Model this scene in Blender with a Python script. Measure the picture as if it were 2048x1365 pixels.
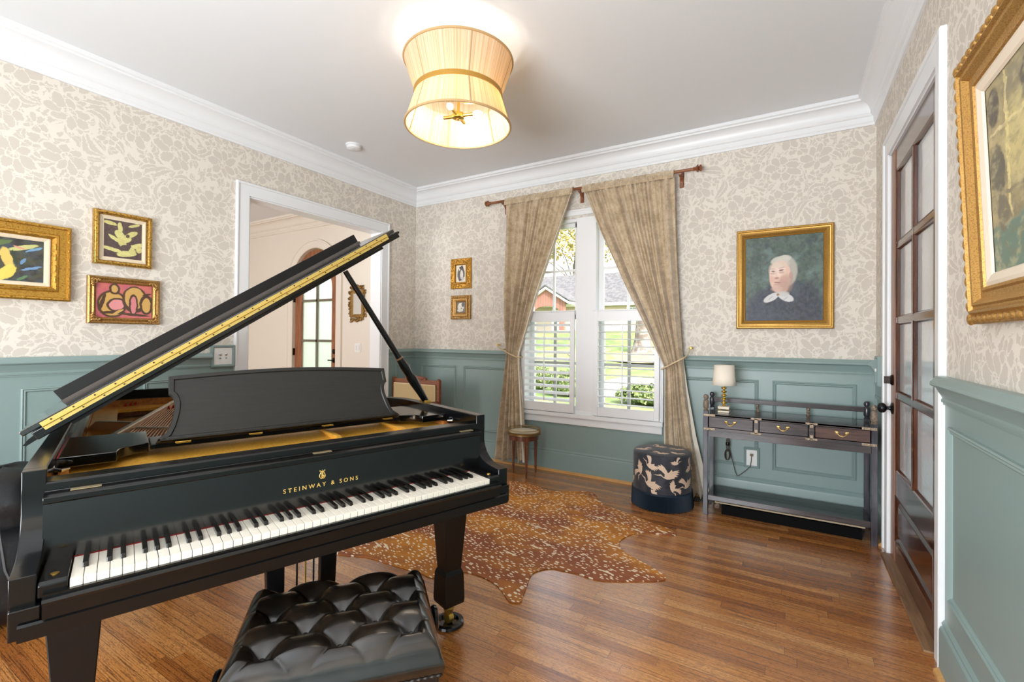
import bpy, bmesh, math, random
from mathutils import Vector, Matrix, geometry
PI = math.pi
random.seed(7)
sc = bpy.context.scene
for o in list(bpy.data.objects): bpy.data.objects.remove(o, do_unlink=True)

# ------------------------------------------------------------------ camera
CAM = Vector((3.8295, -4.1610, 1.3100))
YAW, PITCH, ROLL, FPX, PY = -0.5375, 0.0071, 0.0086, 926.61, 669.29
fw = Vector((math.sin(YAW)*math.cos(PITCH), math.cos(YAW)*math.cos(PITCH), math.sin(PITCH)))
rt = Vector((math.cos(YAW), -math.sin(YAW), 0)); up = rt.cross(fw)
rt, up = rt*math.cos(ROLL)+up*math.sin(ROLL), -rt*math.sin(ROLL)+up*math.cos(ROLL)
cd = bpy.data.cameras.new('camera'); cam = bpy.data.objects.new('camera', cd); sc.collection.objects.link(cam)
m = Matrix((rt, up, -fw)).transposed().to_4x4(); m.translation = CAM; cam.matrix_world = m
cd.sensor_width = 36; cd.lens = FPX/2048*36; cd.shift_y = -(682.5-PY)/2048; cd.clip_start = .02; cd.clip_end = 300
sc.camera = cam
# ------------------------------------------------------------------ colour management
sc.view_settings.view_transform = 'Standard'; sc.view_settings.look = 'None'
sc.view_settings.exposure = 0.17; sc.view_settings.gamma = 1.0; sc.view_settings.use_curve_mapping = False
# ------------------------------------------------------------------ sky and sun
w = bpy.data.worlds.new('world'); sc.world = w; w.use_nodes = True
wt = w.node_tree; wt.nodes.clear()
wo = wt.nodes.new('ShaderNodeOutputWorld'); wb = wt.nodes.new('ShaderNodeBackground'); sk = wt.nodes.new('ShaderNodeTexSky')
sk.sky_type = 'NISHITA'; sk.sun_disc = False; sk.sun_elevation = math.radians(42); sk.sun_rotation = math.radians(120)
sk.air_density = 1.2; sk.dust_density = 4.0; sk.ozone_density = 1.0
wb.inputs[1].default_value = .72
hs_ = wt.nodes.new('ShaderNodeHueSaturation'); hs_.inputs['Saturation'].default_value = .4; wt.links.new(sk.outputs[0], hs_.inputs['Color']); wt.links.new(hs_.outputs[0], wb.inputs[0]); wt.links.new(wb.outputs[0], wo.inputs[0])
def light(name, kind, loc, power, color=(1,1,1), rot=(0,0,0), size=1.0, sy=None, spread=None):
    d = bpy.data.lights.new(name, kind); d.energy = power; d.color = color
    if kind == 'AREA':
        d.shape = 'RECTANGLE'; d.size = size; d.size_y = sy or size
        if spread: d.spread = spread
    elif kind == 'POINT': d.shadow_soft_size = size
    elif kind == 'SUN': d.angle = size
    o = bpy.data.objects.new(name, d); sc.collection.objects.link(o); o.location = loc; o.rotation_euler = rot
    return o
sun = light('sun', 'SUN', (20, -10, 20), 3.6, (1, .95, .86), size=math.radians(.6))
sun.rotation_euler = Vector((-.75, .62, -1.0)).to_track_quat('-Z', 'Y').to_euler()
W, DEPTH, HC = 4.367, 6.2, 3.05          # room width, depth, ceiling height
# added, unseen fill lights: one behind the camera, one deep in the foyer
light('fill_light_rear', 'AREA', (2.6, -DEPTH+.12, 1.45), 285, (.90, .955, 1), (math.radians(109), 0, math.radians(-3)), 2.3, 1.9)
light('foyer_fill_light', 'AREA', (-1.9, -4.9, 1.7), 84, (.97, .98, 1), (math.radians(90), 0, 0), 1.6, 1.9)
light('side_room_fill', 'AREA', (W+1.0, -1.0, 2.6), 30, (.86, .93, 1), (0, 0, 0), 1.0, 1.6)  # added, unseen area light that brightens the space behind the glazed door

# ------------------------------------------------------------------ node helpers
def s2l(c):
    return tuple((x/255/12.92 if x/255 <= .04045 else ((x/255+.055)/1.055)**2.4) for x in c)+(1,)
class NT:
    def __init__(s, name):
        s.m = bpy.data.materials.new(name); s.m.use_nodes = True; s.t = s.m.node_tree; s.t.nodes.clear()
        s.out = s.n('ShaderNodeOutputMaterial'); s.b = s.n('ShaderNodeBsdfPrincipled'); s.l(s.b.outputs[0], s.out.inputs[0])
    def n(s, k): return s.t.nodes.new(k)
    def l(s, a, b): s.t.links.new(a, b)
    def put(s, sock, v):
        if hasattr(v, 'is_output') or isinstance(v, bpy.types.NodeSocket): s.l(v, sock)
        else: sock.default_value = v
    def math(s, op, a, b=None, c=None, clamp=False):
        n = s.n('ShaderNodeMath'); n.operation = op; n.use_clamp = clamp
        s.put(n.inputs[0], a)
        if b is not None: s.put(n.inputs[1], b)
        if c is not None: s.put(n.inputs[2], c)
        return n.outputs[0]
    def vmath(s, op, a, b=None, out=0):
        n = s.n('ShaderNodeVectorMath'); n.operation = op; s.put(n.inputs[0], a)
        if b is not None: s.put(n.inputs['Scale' if op == 'SCALE' else 1], b)
        return n.outputs[out]
    def mix(s, f, a, b, blend='MIX'):
        n = s.n('ShaderNodeMix'); n.data_type = 'RGBA'; n.blend_type = blend
        s.put(n.inputs[0], f); s.put(n.inputs[6], a); s.put(n.inputs[7], b); return n.outputs[2]
    def noise(s, vec, scale, detail=2, rough=.5, out=0, dist=0.0):
        n = s.n('ShaderNodeTexNoise'); n.inputs['Scale'].default_value = scale; n.inputs['Detail'].default_value = detail
        n.inputs['Roughness'].default_value = rough; n.inputs['Distortion'].default_value = dist
        if vec is not None: s.l(vec, n.inputs['Vector'])
        return n.outputs[out]
    def vor(s, vec, scale, feature='F1', rnd=1.0, dims='3D'):
        n = s.n('ShaderNodeTexVoronoi'); n.feature = feature; n.voronoi_dimensions = dims
        n.inputs['Scale'].default_value = scale; n.inputs['Randomness'].default_value = rnd
        if vec is not None: s.l(vec, n.inputs['Vector'])
        return n
    def map(s, vec, loc=(0,0,0), rot=(0,0,0), scale=(1,1,1)):
        n = s.n('ShaderNodeMapping'); s.l(vec, n.inputs[0]); n.inputs[1].default_value = loc; n.inputs[2].default_value = rot; n.inputs[3].default_value = scale
        return n.outputs[0]
    def ss(s, v, lo, hi):
        n = s.n('ShaderNodeMapRange'); n.interpolation_type = 'SMOOTHSTEP'; s.put(n.inputs[0], v); n.inputs[1].default_value = lo; n.inputs[2].default_value = hi
        return n.outputs[0]
    def ramp(s, v, stops):
        n = s.n('ShaderNodeValToRGB'); s.l(v, n.inputs[0]); e = n.color_ramp.elements
        while len(e) < len(stops): e.new(.5)
        for q, (p, c) in zip(e, stops): q.position = p; q.color = c
        return n.outputs[0]
    def pos(s): return s.n('ShaderNodeNewGeometry').outputs['Position']
    def obj(s): return s.n('ShaderNodeTexCoord').outputs['Object']
    def uv(s): return s.n('ShaderNodeTexCoord').outputs['UV']
    def sep(s, v):
        n = s.n('ShaderNodeSeparateXYZ'); s.l(v, n.inputs[0]); return n.outputs
    def comb(s, x, y, z=0.0):
        n = s.n('ShaderNodeCombineXYZ'); s.put(n.inputs[0], x); s.put(n.inputs[1], y); s.put(n.inputs[2], z); return n.outputs[0]
    def bump(s, h, strength=.2, dist=.01):
        n = s.n('ShaderNodeBump'); n.inputs['Strength'].default_value = strength; n.inputs['Distance'].default_value = dist
        s.l(h, n.inputs['Height']); s.l(n.outputs[0], s.b.inputs['Normal'])
    def set(s, **k):
        nm = dict(col='Base Color', rough='Roughness', metal='Metallic', spec='Specular IOR Level', coat='Coat Weight', coatr='Coat Roughness',
                  trans='Transmission Weight', emit='Emission Color', es='Emission Strength', sheen='Sheen Weight', alpha='Alpha', ior='IOR')
        for q, v in k.items(): s.put(s.b.inputs[nm[q]], v)
        return s
def M(name, col, rough=.5, var=.06, vs=8.0, bump=0.0, bs=60.0, **k):
    """plain material with a slight procedural mottling"""
    t = NT(name); c = s2l(col) if max(col) > 1 else tuple(col)+(1,)
    nz = t.noise(t.pos(), vs, 3)
    t.set(col=t.mix(nz, tuple(x*(1-var) for x in c[:3])+(1,), tuple(min(1, x*(1+var)) for x in c[:3])+(1,)), rough=rough, **k)
    if bump: t.bump(t.noise(t.pos(), bs, 4), bump, .004)
    return t.m

# ------------------------------------------------------------------ mesh helpers
def ident(p): return p
class MB:
    def __init__(s, tf=None): s.v = []; s.f = []; s.mi = []; s.tf = tf or ident; s.cur = 0
    def V(s, p): s.v.append(tuple(s.tf(p))); return len(s.v)-1
    def F(s, ids): s.f.append(tuple(ids)); s.mi.append(s.cur)
    def mat(s, i): s.cur = i; return s
    def box(s, x0, x1, y0, y1, z0, z1):
        i = [s.V((x, y, z)) for z in (z0, z1) for y in (y0, y1) for x in (x0, x1)]
        for q in ((0,2,3,1),(4,5,7,6),(0,1,5,4),(2,6,7,3),(0,4,6,2),(1,3,7,5)): s.F([i[k] for k in q])
        return s
    def prism(s, pts, a, b, f=None):
        """extrude 2D polygon from a to b; f(x,y,h)->xyz"""
        f = f or (lambda x, y, h: (x, y, h)); n = len(pts)
        A = [s.V(f(x, y, a)) for x, y in pts]; B = [s.V(f(x, y, b)) for x, y in pts]
        s.F(A[::-1]); s.F(B)
        for i in range(n): j = (i+1) % n; s.F((A[i], A[j], B[j], B[i]))
        return s
    def lathe(s, prof, seg=24, c=(0,0,0), f=None, cap=True):
        f = f or (lambda x, y, z: (x, y, z)); rings = []
        for r, z in prof:
            if r < 1e-6: rings.append([s.V(f(c[0], c[1], c[2]+z))]*seg); continue
            rings.append([s.V(f(c[0]+r*math.cos(2*PI*k/seg), c[1]+r*math.sin(2*PI*k/seg), c[2]+z)) for k in range(seg)])
        for A, B in zip(rings, rings[1:]):
            for k in range(seg):
                j = (k+1) % seg; q = [A[k], A[j], B[j], B[k]]; q = list(dict.fromkeys(q))
                if len(q) > 2: s.F(q)
        if cap:
            if prof[0][0] > 1e-6: s.F(rings[0][::-1])
            if prof[-1][0] > 1e-6: s.F(rings[-1])
        return s
    def tube(s, path, r, seg=8, closed=False, cap=True):
        P = [Vector(p) for p in path]; n = len(P); rings = []; prev = None
        R = r if isinstance(r, (list, tuple)) else [r]*n
        for i, p in enumerate(P):
            a = P[(i-1) % n] if (closed or i) else p; b = P[(i+1) % n] if (closed or i < n-1) else p
            t = (b-a).normalized() if (b-a).length > 1e-9 else Vector((0,0,1))
            if prev is None:
                h = Vector((0,0,1)) if abs(t.z) < .9 else Vector((1,0,0)); nx = t.cross(h).normalized()
            else: nx = (prev-t*prev.dot(t)); nx = nx.normalized() if nx.length > 1e-6 else t.orthogonal().normalized()
            prev = nx; ny = t.cross(nx)
            rings.append([s.V(p+(nx*math.cos(2*PI*k/seg)+ny*math.sin(2*PI*k/seg))*R[i]) for k in range(seg)])
        m_ = n if closed else n-1
        for i in range(m_):
            A, B = rings[i], rings[(i+1) % n]
            for k in range(seg): j = (k+1) % seg; s.F((A[k], A[j], B[j], B[k]))
        if cap and not closed: s.F(rings[0][::-1]); s.F(rings[-1])
        return s
    def sph(s, c, r, seg=16, rings=10, f=None):
        rx, ry, rz = (r, r, r) if not isinstance(r, (tuple, list)) else r
        f = f or (lambda x, y, z: (x, y, z)); L = []
        for i in range(rings+1):
            th = PI*i/rings
            if i in (0, rings): L.append([s.V(f(c[0], c[1], c[2]+rz*math.cos(th)))]*seg); continue
            L.append([s.V(f(c[0]+rx*math.sin(th)*math.cos(2*PI*k/seg), c[1]+ry*math.sin(th)*math.sin(2*PI*k/seg), c[2]+rz*math.cos(th))) for k in range(seg)])
        for A, B in zip(L, L[1:]):
            for k in range(seg):
                j = (k+1) % seg; q = list(dict.fromkeys([A[k], B[k], B[j], A[j]]))
                if len(q) > 2: s.F(q)
        return s
    def rect(s, w, h, prof, x0=0, y0=0, cut=None):
        """sweep profile [(inset, depth)...] round the rectangle x0..x0+w, y0..y0+h (XY plane, depth = +Z)"""
        R = []
        for ins, d in prof:
            R.append([s.V((x0+ins, y0+ins, d)), s.V((x0+w-ins, y0+ins, d)), s.V((x0+w-ins, y0+h-ins, d)), s.V((x0+ins, y0+h-ins, d))])
        for A, B in zip(R, R[1:]):
            for k in range(4): j = (k+1) % 4; s.F((A[k], A[j], B[j], B[k]))
        return s
    def path(s, pts, prof, closed=False, f=None):
        """sweep profile [(offset to the left, z)...] along 2D path with mitred corners"""
        f = f or (lambda x, y, z: (x, y, z)); n = len(pts); P = [Vector(p) for p in pts]; rings = []
        for i in range(n):
            d0 = (P[i]-P[i-1]).normalized() if (closed or i) else (P[1]-P[0]).normalized()
            d1 = (P[(i+1) % n]-P[i]).normalized() if (closed or i < n-1) else d0
            n0 = Vector((-d0.y, d0.x)); n1 = Vector((-d1.y, d1.x)); mv = n0+n1
            mv = mv/max(mv.length_squared/2, .2)
            rings.append([s.V(f(P[i].x+mv.x*o, P[i].y+mv.y*o, z)) for o, z in prof])
        k = len(prof)
        for i in range(n if closed else n-1):
            A, B = rings[i], rings[(i+1) % n]
            for j in range(k-1): s.F((A[j], B[j], B[j+1], A[j+1]))
        if not closed: s.F(rings[0]); s.F(rings[-1][::-1])
        return s
    def grid(s, nx, ny, f):
        I = [[s.V(f(i/nx, j/ny)) for i in range(nx+1)] for j in range(ny+1)]
        for j in range(ny):
            for i in range(nx): s.F((I[j][i], I[j][i+1], I[j+1][i+1], I[j+1][i]))
        return s
    def build(s, name, mats, parent=None, smooth=35, bevel=0, uvrect=False, merge=False, recalc=True, seg=2):
        me = bpy.data.meshes.new(name); me.from_pydata(s.v, [], s.f); me.update()
        mats = mats if isinstance(mats, (list, tuple)) else [mats]
        for q in mats: me.materials.append(q)
        me.polygons.foreach_set('material_index', s.mi)
        bm = bmesh.new(); bm.from_mesh(me)
        if merge: bmesh.ops.remove_doubles(bm, verts=bm.verts, dist=1e-5)
        if recalc: bmesh.ops.recalc_face_normals(bm, faces=bm.faces)
        bm.to_mesh(me); bm.free()
        if smooth:
            me.polygons.foreach_set('use_smooth', [True]*len(me.polygons)); me.set_sharp_from_angle(angle=math.radians(smooth))
        if uvrect:
            uvl = me.uv_layers.new(name='UVMap'); xs = [v.co.x for v in me.vertices]; ys = [v.co.y for v in me.vertices]
            x0, x1, y0, y1 = min(xs), max(xs), min(ys), max(ys)
            for lp in me.loops:
                c = me.vertices[lp.vertex_index].co; uvl.data[lp.index].uv = ((c.x-x0)/(x1-x0), (c.y-y0)/(y1-y0))
        o = bpy.data.objects.new(name, me); sc.collection.objects.link(o)
        if parent: o.parent = parent
        if bevel:
            b = o.modifiers.new('bevel', 'BEVEL'); b.width = bevel; b.segments = seg; b.limit_method = 'ANGLE'; b.angle_limit = math.radians(40)
            b.harden_normals = False
        return o
def thing(name, label, cat, loc=(0,0,0), rz=0, group=None, mw=None):
    o = bpy.data.objects.new(name, None); sc.collection.objects.link(o); o.empty_display_size = .1
    if mw is not None: o.matrix_world = mw
    else: o.location = loc; o.rotation_euler = (0, 0, rz)
    return tag(o, label, cat, group)
def tag(o, label, cat, group=None, kind=None):
    o['label'] = label; o['category'] = cat
    if group: o['group'] = group
    if kind: o['kind'] = kind
    return o
def struct(o): o['kind'] = 'structure'; return o
def dup(o, parent=None):
    c = o.copy(); sc.collection.objects.link(c); c.parent = parent
    for ch in [q for q in o.children]: dup(ch, c)
    return c
def wallmat(right, normal, org):
    r, n = Vector(right), Vector(normal); m_ = Matrix((r, Vector((0,0,1)), n)).transposed().to_4x4(); m_.translation = Vector(org); return m_
def ML(y, z, x=0.0): return wallmat((0,1,0), (1,0,0), (x, y, z))        # left wall: local X = +y
def MBk(x, z, y=0.0): return wallmat((1,0,0), (0,-1,0), (x, y, z))      # window wall
def MR(y, z, x=W): return wallmat((0,-1,0), (-1,0,0), (x, y, z))        # right wall: local X = -y

# ------------------------------------------------------------------ materials
def wallpaper(name, axis):
    t = NT(name); P = t.sep(t.pos()); a = P[1] if axis == 'y' else P[0]
    p0 = t.comb(a, P[2]); 
    wz = t.vmath('SUBTRACT', t.noise(p0, 5.0, 1, out=1), (.5,.5,.5)); p1 = t.vmath('ADD', p0, t.vmath('SCALE', wz, .11))
    wz2 = t.vmath('SUBTRACT', t.noise(p0, 75.0, 2, out=1), (.5,.5,.5)); p = t.vmath('ADD', p1, t.vmath('SCALE', wz2, .024))
    p = t.vmath('MULTIPLY', p, (1,1,0))
    def layer(sc_, off, npet, r0, gap):
        q = t.vmath('SCALE', t.vmath('ADD', p, off), sc_)
        v = t.vor(q, 1.0, rnd=.45, dims='2D'); d = t.sep(t.vmath('SUBTRACT', q, v.outputs['Position']))
        rr = t.math('SQRT', t.math('ADD', t.math('MULTIPLY', d[0], d[0]), t.math('MULTIPLY', d[1], d[1])))
        rnd = t.sep(v.outputs['Color']); an = t.math('ADD', t.math('ARCTAN2', d[1], d[0]), t.math('MULTIPLY', rnd[0], 6.28))
        lob = t.math('MULTIPLY_ADD', t.math('ABSOLUTE', t.math('SINE', t.math('MULTIPLY', an, npet/2))), .38, t.math('MULTIPLY_ADD', t.math('SINE', t.math('MULTIPLY_ADD', an, 2.0, 1.0)), .12, .62))
        R = t.math('MULTIPLY', lob, r0)
        body = t.math('LESS_THAN', rr, R)
        g = t.math('MULTIPLY', t.math('ABSOLUTE', t.math('SINE', t.math('MULTIPLY', an, npet/2))), rr)
        body = t.math('MULTIPLY', body, t.math('GREATER_THAN', g, gap))
        ring = t.math('GREATER_THAN', t.math('ABSOLUTE', t.math('SUBTRACT', t.math('FRACT', t.math('ADD', t.math('DIVIDE', rr, r0*.30), t.math('MULTIPLY', an, .16))), .5)), t.math('MULTIPLY', t.math('LESS_THAN', rr, r0*.42), .12))
        body = t.math('MULTIPLY', body, ring)
        veins = t.math('GREATER_THAN', t.math('ABSOLUTE', t.math('SINE', t.math('MULTIPLY', an, npet*2.5))), .16)
        inner = t.math('MULTIPLY', t.math('LESS_THAN', rr, r0*.95), t.math('GREATER_THAN', rr, r0*3.0)); veins = t.math('MAXIMUM', veins, t.math('SUBTRACT', 1.0, inner))
        body = t.math('MULTIPLY', body, veins)
        outside = t.math('GREATER_THAN', rr, t.math('ADD', R, gap*1.6))
        return body, outside
    f1, o1 = layer(3.5, (0,0,0), 7, .36, .030)
    f2, o2 = layer(5.2, (3.7,1.3,0), 6, .27, .034)
    # leaves: elongated cells with a central vein
    def leaves(sc_, off, L, wd):
        q = t.vmath('SCALE', t.vmath('ADD', p, off), sc_); v = t.vor(q, 1.0, rnd=.8, dims='2D')
        d = t.sep(t.vmath('SUBTRACT', q, v.outputs['Position'])); th = t.math('MULTIPLY', t.sep(v.outputs['Color'])[1], 6.28)
        c, s_ = t.math('COSINE', th), t.math('SINE', th)
        x = t.math('ADD', t.math('MULTIPLY', d[0], c), t.math('MULTIPLY', d[1], s_)); y = t.math('SUBTRACT', t.math('MULTIPLY', d[1], c), t.math('MULTIPLY', d[0], s_))
        y = t.math('ADD', y, t.math('MULTIPLY', t.math('MULTIPLY', x, x), .9))
        lim = t.math('MULTIPLY', t.math('SUBTRACT', 1.0, t.math('POWER', t.math('DIVIDE', t.math('ABSOLUTE', x), L), 2.0)), wd)
        ay = t.math('ABSOLUTE', y)
        return t.math('MULTIPLY', t.math('LESS_THAN', ay, lim), t.math('GREATER_THAN', ay, .022)), t.math('GREATER_THAN', ay, t.math('ADD', lim, .05))
    l1, lo1 = leaves(6.4, (1.1,7.7,0), .56, .20)
    l2, lo2 = leaves(12.0, (5.1,2.7,0), .46, .22)
    ed = t.vor(t.vmath('MULTIPLY', p, (1, .72, 0)), 20.0, 'DISTANCE_TO_EDGE', dims='2D')
    cell = t.math('GREATER_THAN', ed.outputs['Distance'], .25)
    bg = t.math('MULTIPLY', t.math('MAXIMUM', t.math('MULTIPLY', cell, t.math('MULTIPLY', lo2, lo1)), t.math('MULTIPLY', l2, lo1)), o2)
    msk = t.math('MAXIMUM', t.math('MULTIPLY', t.math('MAXIMUM', t.math('MAXIMUM', bg, t.math('MULTIPLY', l1, o2)), f2), o1), f1)
    t.set(col=t.mix(msk, s2l((227,220,209)), s2l((207,199,188))), rough=.75, spec=.25)
    t.bump(t.noise(p0, 240, 2), .04, .002)
    return t.m
WP_Y, WP_X = wallpaper('floral_wallpaper', 'y'), wallpaper('floral_wallpaper_front', 'x')
def oak():
    t = NT('oak_strip_floor'); P = t.pos(); S = t.sep(P)
    bw = .058; row = t.math('FLOOR', t.math('DIVIDE', S[1], bw))
    rr = t.n('ShaderNodeTexWhiteNoise'); rr.noise_dimensions = '1D'; t.l(row, rr.inputs['W'])
    xs = t.math('ADD', S[0], t.math('MULTIPLY', rr.outputs['Value'], 3.1)); brd = t.math('FLOOR', t.math('DIVIDE', xs, .83))
    r2 = t.n('ShaderNodeTexWhiteNoise'); r2.noise_dimensions = '2D'; t.l(t.comb(row, brd), r2.inputs['Vector'])
    rv = r2.outputs['Value']
    gx = t.comb(t.math('MULTIPLY', S[0], 1.0), S[1], t.math('MULTIPLY', rv, 17.0))
    wv = t.noise(t.map(gx, scale=(1.0, 8.0, 1.0)), 3.2, 4, .6)
    wave = t.math('SINE', t.math('MULTIPLY', t.math('ADD', t.math('MULTIPLY', S[1], 3.0), t.math('MULTIPLY', wv, 2.2)), 60.0))
    grain = t.noise(t.map(gx, scale=(1.7, 120.0, 1.0)), 2.0, 5, .6)
    base = t.ramp(rv, [(0, s2l((162,98,46))), (.35, s2l((184,116,56))), (.7, s2l((200,132,66))), (1, s2l((216,152,88)))])
    c = t.mix(t.math('MULTIPLY', t.ss(wave, .25, 1.0), .55), base, s2l((82,42,16)))
    c = t.mix(t.math('MULTIPLY', t.ss(grain, .48, .64), .68), c, s2l((70,34,12)))
    fy = t.math('FRACT', t.math('DIVIDE', S[1], bw)); fx = t.math('FRACT', t.math('DIVIDE', xs, .83))
    seam = t.math('MAXIMUM', t.math('LESS_THAN', fy, .022), t.math('LESS_THAN', fx, .0022))
    c = t.mix(t.math('MULTIPLY', seam, .6), c, s2l((50,26,12)))
    t.set(col=c, rough=t.math('MULTIPLY_ADD', grain, .14, .17), spec=.6, coat=1.0, coatr=.20)
    t.bump(t.math('ADD', t.math('MULTIPLY', grain, -.35), t.math('MULTIPLY', seam, -1.0)), .22, .0015)
    return t.m
def wood(name, c1, c2, rough=.35, ax='x', sc_=1.0, coat=.0):
    t = NT(name); P = t.obj()
    st = dict(x=(1.2,14,14), y=(14,1.2,14), z=(14,14,1.2))[ax]
    g = t.noise(t.map(P, scale=tuple(k*sc_ for k in st)), 3.0, 5, .6, dist=.6)
    t.set(col=t.mix(t.ss(g, .3, .7), s2l(c1), s2l(c2)), rough=rough, coat=coat, coatr=.1); t.bump(g, .08, .002)
    return t.m
def black(name, col=(8,9,10), rough=.20, grain=True, coat=.18, spec=.38):
    t = NT(name); g = t.noise(t.map(t.obj(), scale=(3,60,60)), 4.0, 4, .6)
    t.set(spec=spec, col=t.mix(g, s2l(tuple(k*.8 for k in col)), s2l(tuple(k*1.3 for k in col))), rough=t.math('MULTIPLY_ADD', g, .10, rough-.05), coat=coat, coatr=.12)
    if grain: t.bump(g, .035, .001)
    return t.m
def gilt(name, c1=(190,148,66), c2=(158,114,46), rough=.36, sc_=60, metal=.75, bump=.25):
    t = NT(name); n = t.noise(t.obj(), sc_*2.2, 4, .6); n2 = t.noise(t.obj(), 7, 2)
    t.set(col=t.mix(t.ss(n, .30, .56), s2l(c2), t.mix(n2, s2l(c1), s2l(tuple(min(255, k*1.15) for k in c1)))), rough=rough, metal=metal)
    t.bump(n, bump, .002); return t.m
OAK = oak()
TRIM = M('white_trim_paint', (234,236,238), .35, .01)
CEIL = M('white_ceiling_paint', (233,236,239), .8, .01)
SAGE = M('sage_green_paint', (137,157,154), .38, .02, 3.0)
FOYP = M('cream_plaster', (230,223,211), .7, .01)
PB = black('ebony_satin'); PBG = black('ebony_polished', (8,9,10), .10, False, .8, .9); PBD = black('ebony_matt', (9,9,10), .38, coat=.05); FELT_D = M('grey_felt', (74,66,60), .9, .3, 300)
BRASS = M('polished_brass', (214,178,88), .28, .1, 30, metal=.9); BRASSP = M('brushed_brass_plate', (208,182,104), .42, .08, 40, metal=.55)
GOLDP = gilt('bronze_plate_lacquer', (232,172,70), (220,158,58), .36, 60, .35, .03)
CHROME = M('chrome', (210,210,212), .12, .03, metal=1.0); COPPER = M('copper_wound_string', (214,150,110), .35, .1, metal=.8)
RED = M('red_felt', (176,28,26), .9, .1, 80)
IVORY = M('white_key_top', (238,232,218), .22, .01, spec=.5); BKEY = black('black_key', (7,7,7), .2)
MAHOG = wood('warm_rim_veneer', (150,92,44), (196,132,70), .2, 'y', coat=.4)
SPRUCE = wood('spruce_soundboard', (176,128,70), (206,160,98), .3, 'y')
BRONZE = M('dark_bronze', (44,36,32), .3, .1, metal=.8)
DARKM = M('black_iron', (34,36,40), .25, .1, metal=.6)
GLASS = NT('clear_glass'); GLASS.set(col=(1,1,1,1), rough=.0, trans=1.0, ior=1.02, spec=.3); GLASS = GLASS.m

# ================================================================== ROOM
T = .14
def slab(name, mat, *boxes):
    b = MB()
    for q in boxes: b.box(*q)
    return struct(b.build(name, mat, smooth=0))
slab('floor', OAK, (-3.8, W+1.5, -DEPTH-.2, .2, -.1, 0))
slab('ceiling', CEIL, (-3.8, W+1.5, -DEPTH-.2, .2, HC, HC+.15))
DY0, DY1, DZ = -2.0, -.545, 2.46                       # doorway to the foyer
slab('wall_left', WP_Y, (-T, 0, -DEPTH, DY0, 0, HC), (-T, 0, DY1, 0, 0, HC), (-T, 0, DY0, DY1, DZ, HC))
WX0, WX1, WZ0, WZ1 = 1.49, 2.87, .58, 2.47             # window opening
slab('wall_front', WP_X, (0, WX0, 0, .16, 0, HC), (WX1, W, 0, .16, 0, HC), (WX0, WX1, 0, .16, 0, WZ0), (WX0, WX1, 0, .16, WZ1, HC))
RY0, RY1, RZ = -1.60, -.52, 2.46                      # right hand door opening
slab('wall_right', WP_Y, (W, W+T, -DEPTH, RY0, 0, HC), (W, W+T, RY1, .16, 0, HC), (W, W+T, RY0, RY1, RZ, HC))
slab('wall_rear', WP_X, (-.14, W, -DEPTH-.15, -DEPTH, 0, HC))
# foyer shell
AX0, AX1 = -2.366, -1.419; AC = (AX0+AX1)/2; AR = (AX1-AX0)/2; ASP = 2.547-AR
b = MB()
def archpoly(r, zt, n=24): return [(AC-r, 0)]+[(AC-r*math.cos(PI*k/n), zt+r*math.sin(PI*k/n)) for k in range(n+1)]+[(AC+r, 0)]
fxz = lambda x, y, h: (x, h, y)
b.prism([(-3.6,0),(-3.6,HC),(AC,HC),(AC,ASP+AR)]+[(AC-AR*math.sin(PI/2*k/14), ASP+AR*math.cos(PI/2*k/14)) for k in range(1,15)]+[(AX0,0)], 0, .16, fxz)
b.prism([(-.14,0),(-.14,HC),(AC,HC),(AC,ASP+AR)]+[(AC+AR*math.sin(PI/2*k/14), ASP+AR*math.cos(PI/2*k/14)) for k in range(1,15)]+[(AX1,0)], 0, .16, fxz)
struct(b.build('wall_foyer_front', FOYP, smooth=30))
slab('wall_foyer_left', FOYP, (-3.75, -3.6, -5.2, .16, 0, HC))
slab('wall_foyer_rear', FOYP, (-3.6, -.14, -5.2, -5.05, 0, HC))
slab('wall_foyer_right', FOYP, (-T-.012, -T, -5.05, DY0-.1, 0, HC), (-T-.012, -T, DY1+.1, 0, 0, HC), (-T-.012, -T, DY0-.1, DY1+.1, DZ+.1, HC))
# side room behind the glazed door
slab('wall_side_room', M('pale_plaster', (222,228,230), .7, .01), (W+T, W+1.4, -.2, -.1, 0, HC), (W+T, W+1.4, -2.4, -2.3, 0, HC), (W+1.4, W+1.5, -2.4, -.1, 0, HC))

# crown moulding, chair rail, baseboards
crown = [(0, 2.856), (.012, 2.856), (.014, 2.872), (.020, 2.880), (.022, 2.915), (.032, 2.922), (.036, 2.930)]
for k in range(9):
    a = k/8*PI/2; crown.append((.040+.062*(1-math.cos(a)), 2.936+.072*math.sin(a)))
crown += [(.104, 3.012), (.104, 3.020), (.117, 3.026), (.119, 3.05), (0, 3.05)]
b = MB(); b.path([(W, -DEPTH), (W, 0), (0, 0), (0, -DEPTH)], crown); struct(b.build('trim_1', TRIM, smooth=25))
fc = [(o*1.1, 3.05-(3.05-z)*1.1) for o, z in crown]
b = MB(); b.path([(-.152, -5.05), (-.152, 0), (-3.6, 0), (-3.6, -5.05)], fc); struct(b.build('trim_2', FOYP, smooth=25))
RAILZ = 1.172
rail = [(0, 1.060), (.010, 1.060), (.011, 1.068), (.016, 1.070), (.017, 1.080), (.013, 1.086), (.016, 1.094), (.026, 1.112), (.034, 1.128), (.048, 1.134), (.052, 1.140), (.050, 1.150), (.040, 1.160), (.034, 1.172), (0, 1.172)]
base = [(0, 0), (.022, 0), (.022, .170), (.019, .182), (.012, .190), (.014, .200), (.006, .212), (0, .216)]
BASEC = SAGE
def run(name, pts, prof, mat): b = MB(); b.path(pts, prof); return struct(b.build(name, mat, smooth=25))
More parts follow.
